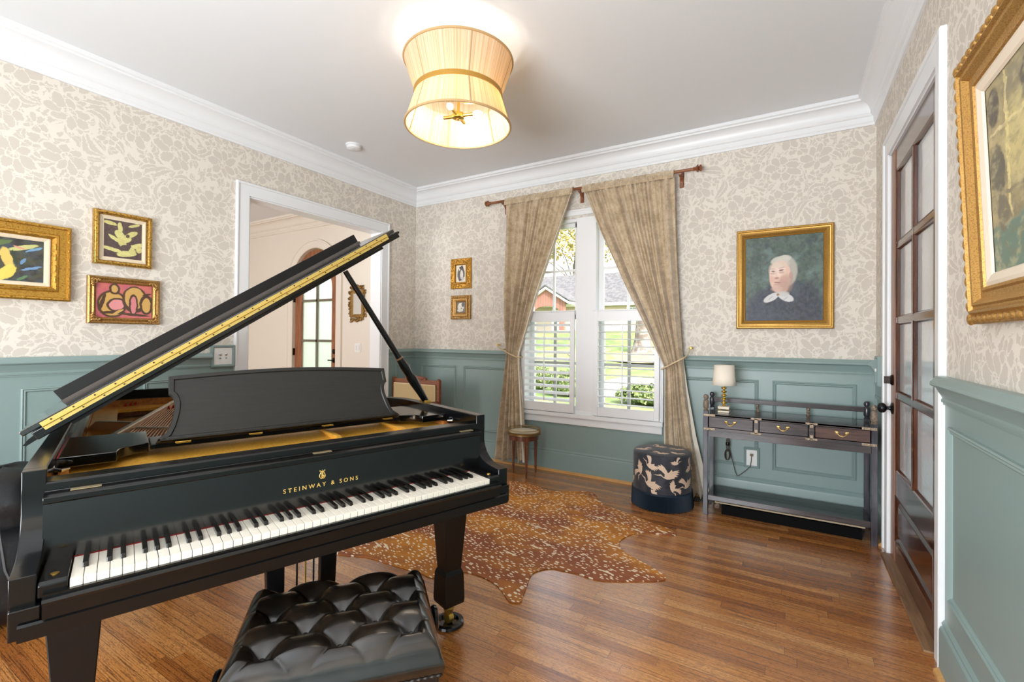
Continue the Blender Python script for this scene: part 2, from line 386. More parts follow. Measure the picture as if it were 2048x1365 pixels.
# seen from above the path runs with the room on its left
run('trim_3', [(W, -.052), (W, 0), (WX1+.03, 0)], rail, SAGE)
run('trim_4', [(WX0-.03, 0), (0, 0), (0, DY1+.108)], rail, SAGE)
run('trim_5', [(0, -2.284), (0, -DEPTH)], rail, SAGE)
run('trim_6', [(W, -DEPTH), (W, RY0-.112)], rail, SAGE)
run('baseboard_front', [(W, RY1+.112), (W, 0), (0, 0), (0, DY1+.108)], base, SAGE)
run('baseboard_left', [(0, DY0-.110), (0, -DEPTH)], base, SAGE)
run('baseboard_right', [(W, -DEPTH), (W, RY0-.112)], base, SAGE)
shoe = [(0, 0), (.040, 0), (.038, .012), (.022, .022), (0, .022)]
SHOE = wood('oak_shoe_moulding', (190,140,80), (212,164,102), .4, 'x')
run('trim_7', [(W, RY1+.112), (W, 0), (0, 0), (0, DY1+.108)], shoe, SHOE)
run('trim_8', [(W, -DEPTH), (W, RY0-.112)], shoe, SHOE)
# wainscot: painted skin with applied panel mouldings
pm = [(0, 0), (.002, .010), (.008, .013), (.014, .007), (.020, .009), (.026, .003), (.028, 0)]
def wain(name, mw, w, h, panels, cut=()):
    b = MB(); b.box(0, w, 0, h, -.002, .004)
    for x0, x1, z0, z1 in panels: b.rect(x1-x0, z1-z0, [(a, d+.004) for a, d in pm], x0, z0)
    o = b.build(name, SAGE, smooth=0); o.matrix_world = mw; struct(o); return o
ZP0, ZP1 = .295, .992
wain('trim_9', MBk(0, 0), WX0, 1.09, [(.11, .625, ZP0, ZP1), (.73, 1.30, ZP0, ZP1)])
wain('trim_10', MBk(WX0, 0), WX1-WX0, .50, [])
wain('trim_11', MBk(WX1, 0), W-WX1, 1.09, [(.12, 3.63-WX1, ZP0, ZP1), (3.725-WX1, 4.257-WX1, ZP0, ZP1)])
wain('trim_12', ML(DY1+.108, 0), -(DY1+.108), 1.09, [(.115, .357, ZP0, ZP1)])
wain('trim_13', ML(-DEPTH, 0), DEPTH+DY0-.11, 1.09, [(DEPTH-3.31, DEPTH-2.78, ZP0, ZP1), (DEPTH-2.715, DEPTH-2.26, ZP0, ZP1), (DEPTH-4.5, DEPTH-3.41, ZP0, ZP1)])
wain('trim_14', MR(RY0-.112, 0), DEPTH+RY0-.112, 1.09, [(.075, .80, .318, .985), (.90, 1.9, .318, .985)])
wain('trim_15', MR(0, 0), .40, 1.09, [(.06, .37, ZP0, .93)])

# casings of doorway and right-hand door
def casing(name, pts, wd, dp, mat, f):
    pr = [(0, 0), (0, dp*.75), (.004, dp*.8), (wd*.80, dp*.8), (wd*.82, dp*1.15), (wd*.88, dp*1.4), (wd-.004, dp*1.4), (wd, dp*1.2), (wd, 0)]
    b = MB(); b.path(pts, pr, f=f); return struct(b.build(name, mat, smooth=25))
casing('trim_16', [(DY1, 0), (DY1, DZ), (DY0, DZ), (DY0, 0)][::-1], .105, .018, TRIM, lambda x, y, h: (h, x, y))
b = MB(); b.box(-T-.01, .0, DY1, DY1+.001, 0, DZ)
b = MB(); b.box(-T-.012, .002, DY1-.012, DY1, 0, DZ-.012); b.box(-T-.012, .002, DY0, DY0+.012, 0, DZ-.012); b.box(-T-.012, .002, DY0, DY1, DZ-.012, DZ)
struct(b.build('trim_17', TRIM, smooth=0))
casing('trim_19', [(RY0, 0), (RY0, RZ), (RY1, RZ), (RY1, 0)], .110, .017, TRIM, lambda x, y, h: (W-h, x, y))
b = MB(); b.box(W-.002, W+T, RY0, RY0+.012, 0, RZ); b.box(W-.002, W+T, RY1-.012, RY1, 0, RZ); b.box(W-.002, W+T, RY0, RY1, RZ-.012, RZ)
struct(b.build('trim_20', TRIM, smooth=0))

# ---- right hand glazed door
DW = wood('dark_stained_door', (54,26,16), (92,50,30), .2, 'z', coat=.5); DWE = wood('door_edge_wood', (126,84,60), (160,112,84), .35, 'z')
dr = MB(); X0, X1 = W+.008, W+.050; y0, y1 = RY0+.014, RY1-.014
def dbox(b, ya, yb, za, zb, xa=X0, xb=X1): b.box(xa, xb, ya, yb, za, zb)
gy0, gy1, gz0, gz1 = y0+.112, y1-.112, .545, 2.32
dbox(dr, y0, gy0, .012, RZ-.014); dbox(dr, gy1, y1, .012, RZ-.014); dbox(dr, gy0, gy1, gz1, RZ-.014); dbox(dr, gy0, gy1, .40, gz0); dbox(dr, gy0, gy1, .012, .13)
door = dr.build('door_1', DW, smooth=0, bevel=.002); struct(door)
mb = MB(); gm = (gy0+gy1)/2; rows = [gz0+(gz1-gz0)*k/4 for k in range(5)]
mb.box(X0+.0035, X1-.0035, gm-.016, gm+.016, gz0, gz1)
for z in rows[1:4]: mb.box(X0+.0045, X1-.0045, gy0, gm-.0158, z-.016, z+.016); mb.box(X0+.0045, X1-.0045, gm+.0158, gy1, z-.016, z+.016)
for i in range(4):
    for a, c in ((gy0, gm-.016), (gm+.016, gy1)):
        za = rows[i]+(.016 if i else 0); zb = rows[i+1]-(.016 if i < 3 else 0)
        mb.tf = lambda p: (X0+.012-p[2], p[0], p[1]); mb.rect(c-a, zb-za, [(0, 0), (0, .010), (.006, .006), (.012, -.006)], a, za)
        mb.tf = ident
mb.build('muntin_grid', DW, door, smooth=0)
pn = MB(); pn.tf = lambda p: (X0+.010-p[2], p[0], p[1]); pn.rect(gy1-gy0, .27, [(0, 0), (.0, .012), (.018, .004), (.030, -.006), (.055, .004), (.30, .004)][:5], gy0, .13); pn.tf = ident
pn.box(X0+.006, X0+.016, gy0+.05, gy1-.05, .18, .35); pn.build('door_panel', DW, door, smooth=0)
gl = MB(); gl.box(X0+.020, X0+.026, gy0, gy1, gz0, gz1)
gt = NT('rippled_privacy_glass'); gt.set(col=(.74,.80,.84,1), rough=.12, spec=.8, trans=.05, coat=.5, coatr=.02)
gt.bump(gt.noise(gt.map(gt.pos(), scale=(1,2,6)), 5.0, 2, dist=1.0), .12, .01); gl.build('door_glass', gt.m, door, smooth=0)
ed = MB(); ed.box(X0-.004, X0, gy1+.002, y1, .012, RZ-.014); ed.build('stile_facing', DWE, door, smooth=0)
def mknob(yy, zz, big=True):
    k = MB(); f = lambda x, y, z: (X0-.004-z, yy+x, zz+y)
    if big: k.lathe([(.034,0),(.036,.004),(.030,.008),(.014,.012),(.010,.022),(.012,.030),(.022,.034),(.030,.044),(.031,.054),(.026,.066),(.014,.073),(0,.075)], 20, f=f)
    else: k.lathe([(.032,0),(.033,.006),(.026,.012),(.018,.014),(0,.014)], 20, f=f); k.box(X0-.046, X0-.016, yy-.005, yy+.005, zz-.022, zz+.022)
    return k
mknob(y1-.060, .905).build('door_knob', DARKM, door, smooth=50); mknob(y1-.060, 1.075, False).build('thumb_turn', BRONZE, door, smooth=40)
b = MB(); b.box(W-.045, W+T, RY0+.012, RY1-.012, 0, .012); struct(b.build('trim_21', wood('worn_threshold', (110,78,52), (150,116,84), .5, 'y'), smooth=0, bevel=.004))
b = MB(); b.box(W+1.35, W+1.39, -2.2, -.3, .2, 2.6)
cur = MB(); cur.grid(160, 6, lambda u_, v_: (W+.75+.006*math.sin(u_*70)+.004*math.sin(u_*31+2*v_), -2.25+u_*2.1, .02+v_*2.6))
tag(cur.build('sheer_curtain', M('pale_blue_sheer', (206,220,232), .8, .05), smooth=80, recalc=False), 'pale sheer curtain seen through the glazed right-hand door', 'curtain')

# ---- front door in the foyer
WAL = wood('walnut_front_door', (118,70,44), (170,110,74), .35, 'z')
sx0, sx1 = AX0+.155, AX1-.13
b = MB(); fd = lambda x, y, h: (x, h, y)
n = 16
outer = [(AC+(AR-.012)*math.cos(PI*k/n), ASP+(AR-.012)*math.sin(PI*k/n)) for k in range(n+1)]
gr = (sx1-sx0)/2; gc = (sx0+sx1)/2; gsp = 1.98
inner = [(gc+gr*math.cos(PI*k/n), gsp+gr*math.sin(PI*k/n)) for k in range(n+1)]
for k in range(n): b.prism([outer[k], outer[k+1], inner[k+1], inner[k]], .03, .075, fd)
b.prism([(AX0+.012, .01), (sx0, .01), (sx0, gsp), (AX0+.012, ASP)], .03, .075, fd); b.prism([(sx1, .01), (AX1-.012, .01), (AX1-.012, ASP), (sx1, gsp)], .03, .075, fd)
b.prism([(sx0, .01), (sx1, .01), (sx1, .42), (sx0, .42)], .03, .075, fd)
fdoor = struct(b.build('door_2', WAL, smooth=0))
b = MB(); mx = (sx0+sx1)/2
b.box(mx-.016, mx+.016, .035, .07, .42, gsp+gr)
for z in (.68, 1.243, 1.812): b.box(sx0, sx1, .035, .07, z-.016, z+.016)
b.build('muntin_grid', M('grey_green_muntin', (120,112,98), .4), fdoor, smooth=0)
ft = NT('frosted_glass'); ft.set(col=(.90,.97,.92,1), rough=.55, trans=.85, spec=.4); 
b = MB(); b.prism([(sx0, .42), (sx1, .42)]+[(gc+gr*math.cos(PI*k/n), gsp+gr*math.sin(PI*k/n)) for k in range(n+1)], .05, .056, fd); b.build('door_glass', ft.m, fdoor, smooth=0)
b = MB(); f = lambda x, y, z: (AX1-.075+x, .03-z, 1.10+y); b.lathe([(.034,0),(.036,.006),(.02,.012),(0,.014)], 18, f=f)
b.build('deadbolt', BRONZE, fdoor, smooth=40)
b = MB(); f = lambda x, y, z: (AX1-.075+x, .03-z, .98+y); b.lathe([(.034,0),(.036,.006),(.012,.012),(.010,.03),(0,.032)], 18, f=f); b.box(AX1-.16, AX1-.06, -.008, .004, .972, .988)
b.build('door_handle', BRONZE, fdoor, smooth=40)
for z in (1.08, .35, 1.85):
    b = MB(); b.box(AX0-.012, AX0+.012, .0, .032, z-.05, z+.05); b.build('hinge', BRONZE, fdoor, smooth=0)
b = MB(); ring = [(AC+AR*math.cos(-0+PI*k/24), ASP+AR*math.sin(PI*k/24)) for k in range(25)]
b.path([(AX0, 0)]+ring[::-1][0:]+[(AX1, 0)], [(0, 0), (0, .012), (.008, .018), (.095, .018), (.10, .026), (.12, .026), (.125, 0)], f=lambda x, y, h: (x, -h, y)); struct(b.build('trim_22', FOYP, smooth=25))
b = MB(); b.path([(-.152, -.0), (-3.6, 0)][:0] or [(-.16, 0), (AX1+.12, 0)], [(0, 0), (.018, 0), (.018, .18), (0, .20)]); b.path([(AX0-.12, 0), (-3.6, 0)], [(0, 0), (.018, 0), (.018, .18), (0, .20)]); struct(b.build('baseboard_foyer', FOYP, smooth=0))

# ---- foyer things: carved mirror, switch plate
ANT = gilt('antique_brass_casting', (150,118,66), (46,34,18), .4, 90, .8, .4)
mir = thing('wall_mirror', 'small ornate antique brass framed mirror on the cream foyer wall beside the arched door', 'mirror', mw=MBk(-1.0, 1.735))
def scrolls(w, h, n, rad, z=.012, seed=1, amp=.012):
    r = random.Random(seed); b = MB()
    for k in range(n):
        a = 2*PI*k/n; c_, s_ = math.cos(a), math.sin(a); q = max(abs(c_)/(w/2), abs(s_)/(h/2)); px, py = c_/q, s_/q
        px += r.uniform(-amp, amp); py += r.uniform(-amp, amp); rr = rad*r.uniform(.7, 1.25)
        b.tube([(px+rr*math.cos(t_*.9+a)*(1-t_*.09), py+rr*math.sin(t_*.9+a)*(1-t_*.09), z+.004*math.sin(t_*2)) for t_ in range(8)], [rr*.34*(1-t_*.06) for t_ in range(8)], 6)
        b.sph((px, py, z+.004), rr*.38, 8, 6)
    return b
b = scrolls(.27, .40, 30, .026, seed=3, amp=.014); b.rect(.25, .36, [(0, 0), (0, .016), (.02, .02), (.045, .012), (.045, 0)], -.125, -.18)
for q in range(5): b.sph(((q-2)*.03, .235-.012*abs(q-2), .014), .02, 8, 6); b.sph(((q-2)*.028, -.225+.01*abs(q-2), .014), .018, 8, 6)
b.build('frame', ANT, mir, smooth=60)
b = MB(); b.box(-.085, .085, -.135, .135, .004, .008); b.build('mirror_glass', M('silvered_glass', (225,230,235), .03, .0, metal=1.0), mir, smooth=0)
def plate(nm, label, mw, w, h, kind, cat='switch'):
    t_ = thing(nm, label, cat, mw=mw); b = MB(); b.box(-w/2, w/2, -h/2, h/2, 0, .006); b.build('cover_plate', M('white_plastic', (238,238,236), .35, .01), t_, smooth=0, bevel=.002)
    return t_
wp = M('white_plastic_switch', (228,228,226), .3, .01)
sw = plate('light_switch', 'cream double switch plate below the foyer mirror', MBk(-.985, 1.16, -.001), .115, .12, 0)
b = MB(); b.box(-.034, -.012, -.032, .032, .006, .010); b.box(.014, .034, -.032, .032, .006, .010); b.build('rocker', wp, sw, smooth=0)
# two-button switch on the left wall inside its own sage moulding
b = MB(); b.rect(.176, .172, [(0, 0), (0, .026), (.010, .030), (.020, .022), (.022, .012)]); b.box(.01, .166, .01, .162, 0, .012); o = b.build('trim_23', SAGE, smooth=0); o.matrix_world = ML(-2.283, 1.060); struct(o)
sw = plate('light_switch', 'white two-gang push button switch on the left wall beside the doorway casing', ML(-2.195, 1.148, .013), .135, .135, 0)
for dx in (-.022, .022):
    b = MB(); b.lathe([(.010,.006),(.010,.010),(.006,.013),(0,.014)], 14, (dx, .012, 0)); b.lathe([(.007,.006),(.007,.009),(0,.009)], 12, (dx, -.018, 0)); b.build('push_button', CHROME, sw, smooth=40)
b = MB(); b.rect(.11, .20, [(0, 0), (0, .024), (.010, .028), (.020, .020), (.022, .010)]); b.box(.01, .10, .01, .19, 0, .010); o = b.build('trim_24', SAGE, smooth=0); o.matrix_world = MR(-.135, 1.005); struct(o)
sw = plate('light_switch', 'white toggle switch in a sage moulding between the corner and the glazed door', MR(-.190, 1.105, W-.011), .07, .115, 0)
b = MB(); b.box(-.005, .005, -.004, .016, .006, .020); b.build('toggle', wp, sw, smooth=0)

# ================================================================== WINDOW
SHP = M('white_window_paint', (240,241,243), .3, .01)
b = MB()
cw = [(0, 0), (0, .020), (.006, .024), (.10, .024), (.104, .032), (.118, .032), (.12, 0)]
b.tf = lambda p: (p[0], -p[2], p[1])
b.rect(WX1-WX0+.06, WZ1-WZ0+.10, [(0, 0), (0, .030), (.016, .030), (.018, .022), (.055, .022), (.055, 0)], WX0-.03, WZ0-.02); b.tf = ident
b.box(2.075, 2.275, -.020, .12, WZ0, WZ1); b.box(WX0-.03, WX1+.03, -.045, .02, .545, .585); b.box(WX0-.02, WX1+.02, -.022, 0, .475, .545)
b.box(WX0, WX0+.03, .0, .15, WZ0, WZ1); b.box(WX1-.03, WX1, .0, .15, WZ0, WZ1); b.box(WX0, WX1, .0, .15, WZ1-.03, WZ1); b.box(WX0, WX1, .0, .15, WZ0, WZ0+.02)
struct(b.build('trim_25', SHP, smooth=0, bevel=.003))
def window(nm, x0, x1):
    z0, z1 = WZ0+.02, WZ1-.03; zm = (z0+z1)/2
    b = MB()
    for (za, zb, ya) in ((zm-.018, z1, .060), (z0, zm+.018, .095)):
        b.box(x0, x0+.045, ya, ya+.035, za, zb); b.box(x1-.045, x1, ya, ya+.035, za, zb); b.box(x0, x1, ya, ya+.035, za, za+.04); b.box(x0, x1, ya, ya+.035, zb-.04, zb)
    o = struct(b.build(nm, SHP, smooth=0))
    b = MB(); xm = (x0+x1)/2
    b.box(xm-.011, xm+.011, .0635, .0885, zm+.02, z1-.035); b.box(x0+.04, x1-.04, .0645, .0875, (zm+z1)/2-.011, (zm+z1)/2+.011); b.build('muntin_grid', SHP, o, smooth=0)
    b = MB(); b.box(xm-.013, xm+.013, .0995, .1255, z0+.03, zm-.02); b.box(x0+.04, x1-.04, .1005, .1245, (zm+z0)/2-.013, (zm+z0)/2+.013); b.build('muntin_grid', M('storm_sash_grey', (176,174,172), .5), o, smooth=0)
    b = MB(); b.box(x0+.03, x1-.03, .076, .079, zm, z1-.02); b.build('pane', GLASS, o, smooth=0)
    b = MB(); b.box(x0+.03, x1-.03, .112, .115, z0+.02, zm); b.build('pane', GLASS, o, smooth=0)
window('window_1', WX0+.03, 2.075); window('window_2', 2.275, WX1-.03)
def shutter(x0, x1, lab, tilt, nl):
    t_ = thing('plantation_shutter', lab, 'shutter', (x0, -.024, .590), group='half-height window shutters')
    w, h = x1-x0, .975; b = MB()
    b.box(0, .045, -.030, 0, 0, h); b.box(w-.045, w, -.030, 0, 0, h); b.box(.045, w-.045, -.028, -.002, 0, .085); b.box(.045, w-.045, -.028, -.002, h-.095, h); b.box(-.006, w+.006, -.034, 0, h, h+.012)
    b.build('frame', SHP, t_, smooth=0, bevel=.003)
    zz = .085; st = (h-.18)/nl
    for k in range(nl):
        zc = .085+st*(k+.5); L = MB(); n_ = 10; hw = .031; th = .0055; a = math.radians(tilt)
        pts = [(hw*math.cos(2*PI*j/n_), th*math.sin(2*PI*j/n_)) for j in range(n_)]
        pts = [(p*math.cos(a)-q*math.sin(a), p*math.sin(a)+q*math.cos(a)) for p, q in pts]
        L.prism(pts, .048, w-.048, lambda x, y, h_: (h_, -.015+x, zc+y)); L.build('louver', SHP, t_, smooth=50)
    b = MB(); xr = w*.47
    b.box(xr-.006, xr+.006, -.056, -.046, .11, h-.11); b.build('tilt_rod', SHP, t_, smooth=0, bevel=.002)
shutter(WX0+.0, 2.072, 'left white half shutter with tilted louvers behind the left curtain', 24, 12)
shutter(2.265, WX1, 'right white half shutter with level louvers behind the right curtain', 2, 12)

# ================================================================== CURTAINS
def velvet():
    t = NT('taupe_velvet'); P = t.obj(); n1 = t.noise(t.map(P, scale=(4, 1, 3.4)), 4.6, 5, .8); n2 = t.noise(t.map(P, scale=(30, 30, 160)), 1.5, 3)
    c = t.mix(t.ss(n1, .3, .7), s2l((166,144,114)), s2l((210,190,160))); c = t.mix(t.math('MULTIPLY', t.ss(n2, .5, .75), .25), c, s2l((136,112,86)))
    t.set(col=c, rough=.8, sheen=.6, spec=.2); t.bump(n1, .2, .01); return t.m
VEL = velvet(); LIN = M('cream_curtain_lining', (232,224,208), .8, .03)
RODW = wood('walnut_curtain_rod', (110,62,34), (150,92,54), .35, 'x')
YR, ZR = -.105, 2.722
rod = thing('curtain_rod', 'dark wooden curtain rod with turned finials above the window', 'curtain rod', (0, YR, ZR))
b = MB(); b.tube([(1.14, 0, 0), (3.15, 0, 0)], .0125, 12); b.build('pole', RODW, rod, smooth=40)
for x, s_ in ((1.14, -1), (3.15, 1)):
    b = MB(); b.lathe([(.014,0),(.018,.004),(.013,.010),(.016,.018),(.030,.030),(.034,.034),(.030,.038),(.015,.042),(.024,.050),(.030,.056),(.024,.064),(0,.070)], 8, f=lambda x_, y_, z_: (x+s_*z_, x_, y_)); b.build('finial', RODW, rod, smooth=30)
for x in (1.275, 2.125, 3.04):
    b = MB(); b.prism([(0, -.10), (.012, -.10), (.016, -.06), (.04, -.03), (.092, -.022), (.098, .004), (.0, .004)], x-.011, x+.011, lambda p, q, h: (h, .103-p, q)); b.box(x-.018, x+.018, .098, .104, -.11, .02); b.build('bracket', RODW, rod, smooth=30)
def interp(tab, z):
    for (z0, *a), (z1, *b_) in zip(tab, tab[1:]):
        if z <= z0 and z >= z1:
            k = (z0-z)/(z0-z1) if z0 != z1 else 0; return [p+(q-p)*k for p, q in zip(a, b_)]
    return list(tab[-1][1:]) if z < tab[-1][0] else list(tab[0][1:])
def curtain(lab, tab, folds, seed, lining_side, hook, ztie, tiex):
    t_ = thing('curtain', lab, 'curtain', (0, 0, 0), group='velvet window curtains'); r = random.Random(seed); ph = [r.uniform(0, 6) for _ in range(4)]
    nx, nz = 150, 110; z1 = ZR-.022; zb = tab[-1][0]
    def pt(u_, v_, off=0.0):
        z = z1+(zb-z1)*v_; xa, xb, am = interp(tab, z); wd = xb-xa
        uu_ = u_+.035*math.sin(2*PI*u_*1.5+ph[3])+.012*math.sin(7*u_+5*v_); hi = max(0, 1-v_*2.2); f = (.55-.35*hi)*math.sin(2*PI*folds*.62*uu_+ph[0]+.9*math.sin(2.5*v_))*1.25+.42*hi*math.sin(2*PI*folds*1.7*uu_+ph[1])+.32*math.sin(2*PI*folds*1.13*uu_+ph[2]+1.2*v_)*(1-.3*hi); f = f-.25*abs(f)
        am *= 1.75; x = xa+wd*u_+.004*math.sin(9*v_+u_*40)
        zz = z+(.018*math.sin(2*PI*folds*.5*u_+ph[3]) if v_ > .985 else 0)
        return (x, YR+.01-am*.25+f*am+off-.012*math.sin(PI*u_), zz)
    def sk(u_, v_):
        x, y, z = pt(u_, v_); return (x, y, z)
    b = MB(); b.grid(nx, nz, sk); o = b.build('panel', [VEL, LIN], t_, smooth=180, recalc=False)
    sol = o.modifiers.new('solid', 'SOLIDIFY'); sol.thickness = .003; sol.offset = 0; sol.material_offset = 0
    # rod pocket with gathered heading
    b = MB(); xa, xb = tab[0][1], tab[0][2]; nn = int((xb-xa)*170)
    def hd(u_, v_):
        x = xa+(xb-xa)*u_; a = -PI*.62+v_*2*PI*.86; g = .0036*math.sin(u_*nn*1.1+2*math.sin(a*2+u_*60)); ra = .019+g
        return (x, YR+ra*math.cos(a+PI/2)*1.0, ZR+ra*math.sin(a+PI/2)*1.0+.0)
    b.grid(nn*4, 14, hd); h_ = b.build('rod_pocket', VEL, t_, smooth=180, recalc=False); h_.modifiers.new('s', 'SOLIDIFY').thickness = .003
    b = MB()
    def fr(u_, v_):
        x = xa+(xb-xa)*u_; g = .009*math.sin(u_*nn*.9+ph[1]+1.5*math.sin(v_*4)); return (x, YR-.018-abs(g)*1.0-.006*math.sin(v_*PI), ZR-.012-.040*v_)
    b.grid(nn*4, 5, fr); h_ = b.build('gathered_heading', VEL, t_, smooth=180, recalc=False); h_.modifiers.new('s', 'SOLIDIFY').thickness = .002
    # lining turned out along the inner edge
    b = MB(); su = 1.0 if lining_side > 0 else 0.0
    def ln(u_, v_):
        x, y, z = pt(su, v_*.985+.008); wdt = .010+.035*v_ ; return (x-lining_side*wdt*u_*.5, y-.006-.008*math.sin(u_*PI), z)
    b.grid(4, 60, ln); b.build('lining', LIN, t_, smooth=180, recalc=False)
    if lining_side < 0:
        b = MB()
        def l2(u_, v_):
            x, y, z = pt(1.0, .56+v_*.435); return (x-.004+(.004+.050*v_)*u_, y+.004+.012*u_, z)
        b.grid(4, 40, l2); b.build('lining', LIN, t_, smooth=180, recalc=False)
    # cord tie-back
    tb = thing('curtain_tieback', 'twisted cord tieback holding the %s curtain' % ('left' if hook[0] < 2 else 'right'), 'tieback', (0, 0, 0), group='curtain tiebacks')
    x0, x1 = tiex; pts = []; hl = hook[0] < (x0+x1)/2; sz = lambda x: ztie+(.075 if hl else .10)*((x1-x) if hl else (x-x0))/(x1-x0)-.02
    for k in range(17):
        a = k/16*PI; pts.append((x0+(x1-x0)*(1-math.cos(a))/2, YR-.062-.02*math.sin(a), sz(x0+(x1-x0)*(1-math.cos(a))/2)))
    hx = Vector(hook); side = pts[0] if abs(pts[0][0]-hx.x) < abs(pts[-1][0]-hx.x) else pts[-1]
    full = pts+[(x1, YR+.05, sz(x1)), ((x0+x1)/2, YR+.075, sz((x0+x1)/2)), (x0, YR+.05, sz(x0))]
    b = MB(); b.tube(full, .0065, 8, closed=True); s_ = Vector(side)
    line = [s_.lerp(hx, k/8)+Vector((0, -.0, -.012*math.sin(PI*k/8))) for k in range(9)]; b.tube(line, .0055, 8)
    b.build('cord', M('natural_rope', (206,186,150), .85, .25, 200, bump=.6), tb, smooth=60)
    b = MB(); b.tube([(hx.x, -.002, hx.z), (hx.x, hx.y, hx.z)], .005, 8); b.lathe([(.006,0),(.014,.006),(.012,.012),(0,.016)], 12, f=lambda x, y, z: (hx.x+x, hx.y-z, hx.z+y)); b.build('hook', BRASS, tb, smooth=40)
curtain('left taupe velvet curtain tied back toward the piano side, behind the little round table', [(2.72, 1.318, 2.075, .016), (2.3, 1.322, 1.93, .024), (1.8, 1.328, 1.74, .026), (1.4, 1.335, 1.60, .022), (1.14, 1.345, 1.500, .012), (1.0, 1.335, 1.510, .016), (.5, 1.285, 1.555, .026), (.075, 1.240, 1.600, .030)], 9, 1, 1, (1.215, -.055, 1.232), 1.135, (1.335, 1.51))
curtain('right taupe velvet curtain tied back beside the console table', [(2.72, 2.170, 2.995, .018), (2.3, 2.335, 3.010, .028), (1.8, 2.57, 3.030, .030), (1.4, 2.77, 3.050, .022), (1.06, 2.925, 3.075, .012), (.9, 2.925, 3.09, .016), (.5, 2.920, 3.150, .014), (.03, 2.93, 3.245, .015)], 10, 2, -1, (3.128, -.055, 1.235), 1.075, (2.915, 3.095))

# ================================================================== PAINTINGS
class Art:
    """layers of soft-edged blobs and strokes in the picture's own 0..1 coordinates"""
    def __init__(s, name, bg, warp=.03, wscale=9.0, asp=1.0):
        s.t = NT(name); t = s.t; uv = t.uv(); wz = t.vmath('SUBTRACT', t.noise(uv, wscale, 3, out=1), (.5,.5,.5))
        p = t.vmath('ADD', uv, t.vmath('SCALE', wz, warp)); q = t.sep(p); s.x, s.y = q[0], q[1]; s.uv = uv; s.c = s2l(bg)
    def tone(s, col, scale=5.0, amt=.6, seed=0.0, lo=.42, hi=.62):
        t = s.t; f = t.math('MULTIPLY', t.ss(t.noise(t.map(s.uv, loc=(seed, seed*2, 0)), scale, 4, .6), lo, hi), amt); s.c = t.mix(f, s.c, s2l(col)); return s
    def ell(s, cx, cy, rx, ry, col, ang=0, soft=.15, a=1.0):
        t = s.t; dx = t.math('SUBTRACT', s.x, cx); dy = t.math('SUBTRACT', s.y, cy); c, n = math.cos(math.radians(ang)), math.sin(math.radians(ang))
        u_ = t.math('ADD', t.math('MULTIPLY', dx, c/rx), t.math('MULTIPLY', dy, n/rx)); v_ = t.math('ADD', t.math('MULTIPLY', dx, -n/ry), t.math('MULTIPLY', dy, c/ry))
        d = t.math('ADD', t.math('MULTIPLY', u_, u_), t.math('MULTIPLY', v_, v_)); k = t.math('SUBTRACT', 1.0, t.ss(d, 1-soft, 1+soft))
        s.c = t.mix(t.math('MULTIPLY', k, a), s.c, s2l(col)); return s
    def seg(s, x0, y0, x1, y1, r, col, soft=.25, a=1.0):
        L = math.hypot(x1-x0, y1-y0); return s.ell((x0+x1)/2, (y0+y1)/2, L/2+r*.6, r, col, math.degrees(math.atan2(y1-y0, x1-x0)), soft, a)
    def ringell(s, cx, cy, rx, ry, wd, col, ang=0):
        t = s.t; dx = t.math('SUBTRACT', s.x, cx); dy = t.math('SUBTRACT', s.y, cy); c, n = math.cos(math.radians(ang)), math.sin(math.radians(ang))
        u_ = t.math('ADD', t.math('MULTIPLY', dx, c/rx), t.math('MULTIPLY', dy, n/rx)); v_ = t.math('ADD', t.math('MULTIPLY', dx, -n/ry), t.math('MULTIPLY', dy, c/ry))
        d = t.math('ABSOLUTE', t.math('SUBTRACT', t.math('SQRT', t.math('ADD', t.math('MULTIPLY', u_, u_), t.math('MULTIPLY', v_, v_))), 1.0))
        s.c = t.mix(t.math('SUBTRACT', 1.0, t.ss(d, wd*.7, wd)), s.c, s2l(col)); return s
    def done(s, rough=.45, coat=0.0):
        s.t.set(col=s.c, rough=rough, coat=coat, coatr=.02); s.t.bump(s.t.noise(s.uv, 60, 3), .15, .002); return s.t.m
def picture(nm, lab, cat, mw, w, h, prof, fmat, art, artz, aw, ah, liner=None, extra=None, group=None, glass=False):
    t_ = thing(nm, lab, cat, mw=mw, group=group)
    b = MB(); b.rect(w, h, prof); b.box(.006, w-.006, .006, h-.006, 0, .004)
    if extra: extra(b)
    b.build('frame', fmat, t_, smooth=30)
    ix, iy = (w-aw)/2, (h-ah)/2
    if liner:
        lw, lm, lz = liner; b = MB(); b.rect(aw+2*lw, ah+2*lw, [(0, artz), (0, lz), (lw*.3, lz+.002), (lw*.85, lz-.004), (lw, artz+.002)], ix-lw, iy-lw); b.build('liner', lm, t_, smooth=20)
    b = MB(); b.box(ix-.002, ix+aw+.002, iy-.002, iy+ah+.002, artz-.003, artz); b.build('canvas', art, t_, smooth=0, uvrect=True)
    if glass: b = MB(); b.box(ix, ix+aw, iy, iy+ah, artz+.003, artz+.005); b.build('glass', GLASS, t_, smooth=0)
    return t_
GILT = gilt('bright_gilt'); GILT2 = gilt('antique_gilt', (170,132,76), (108,74,38), .42, 70, .7, .35); GILT3 = gilt('bamboo_gilt', (190,152,74), (116,78,30), .3, 40, .8, .1)
LINEN = M('linen_liner', (222,206,178), .85, .04, 60)
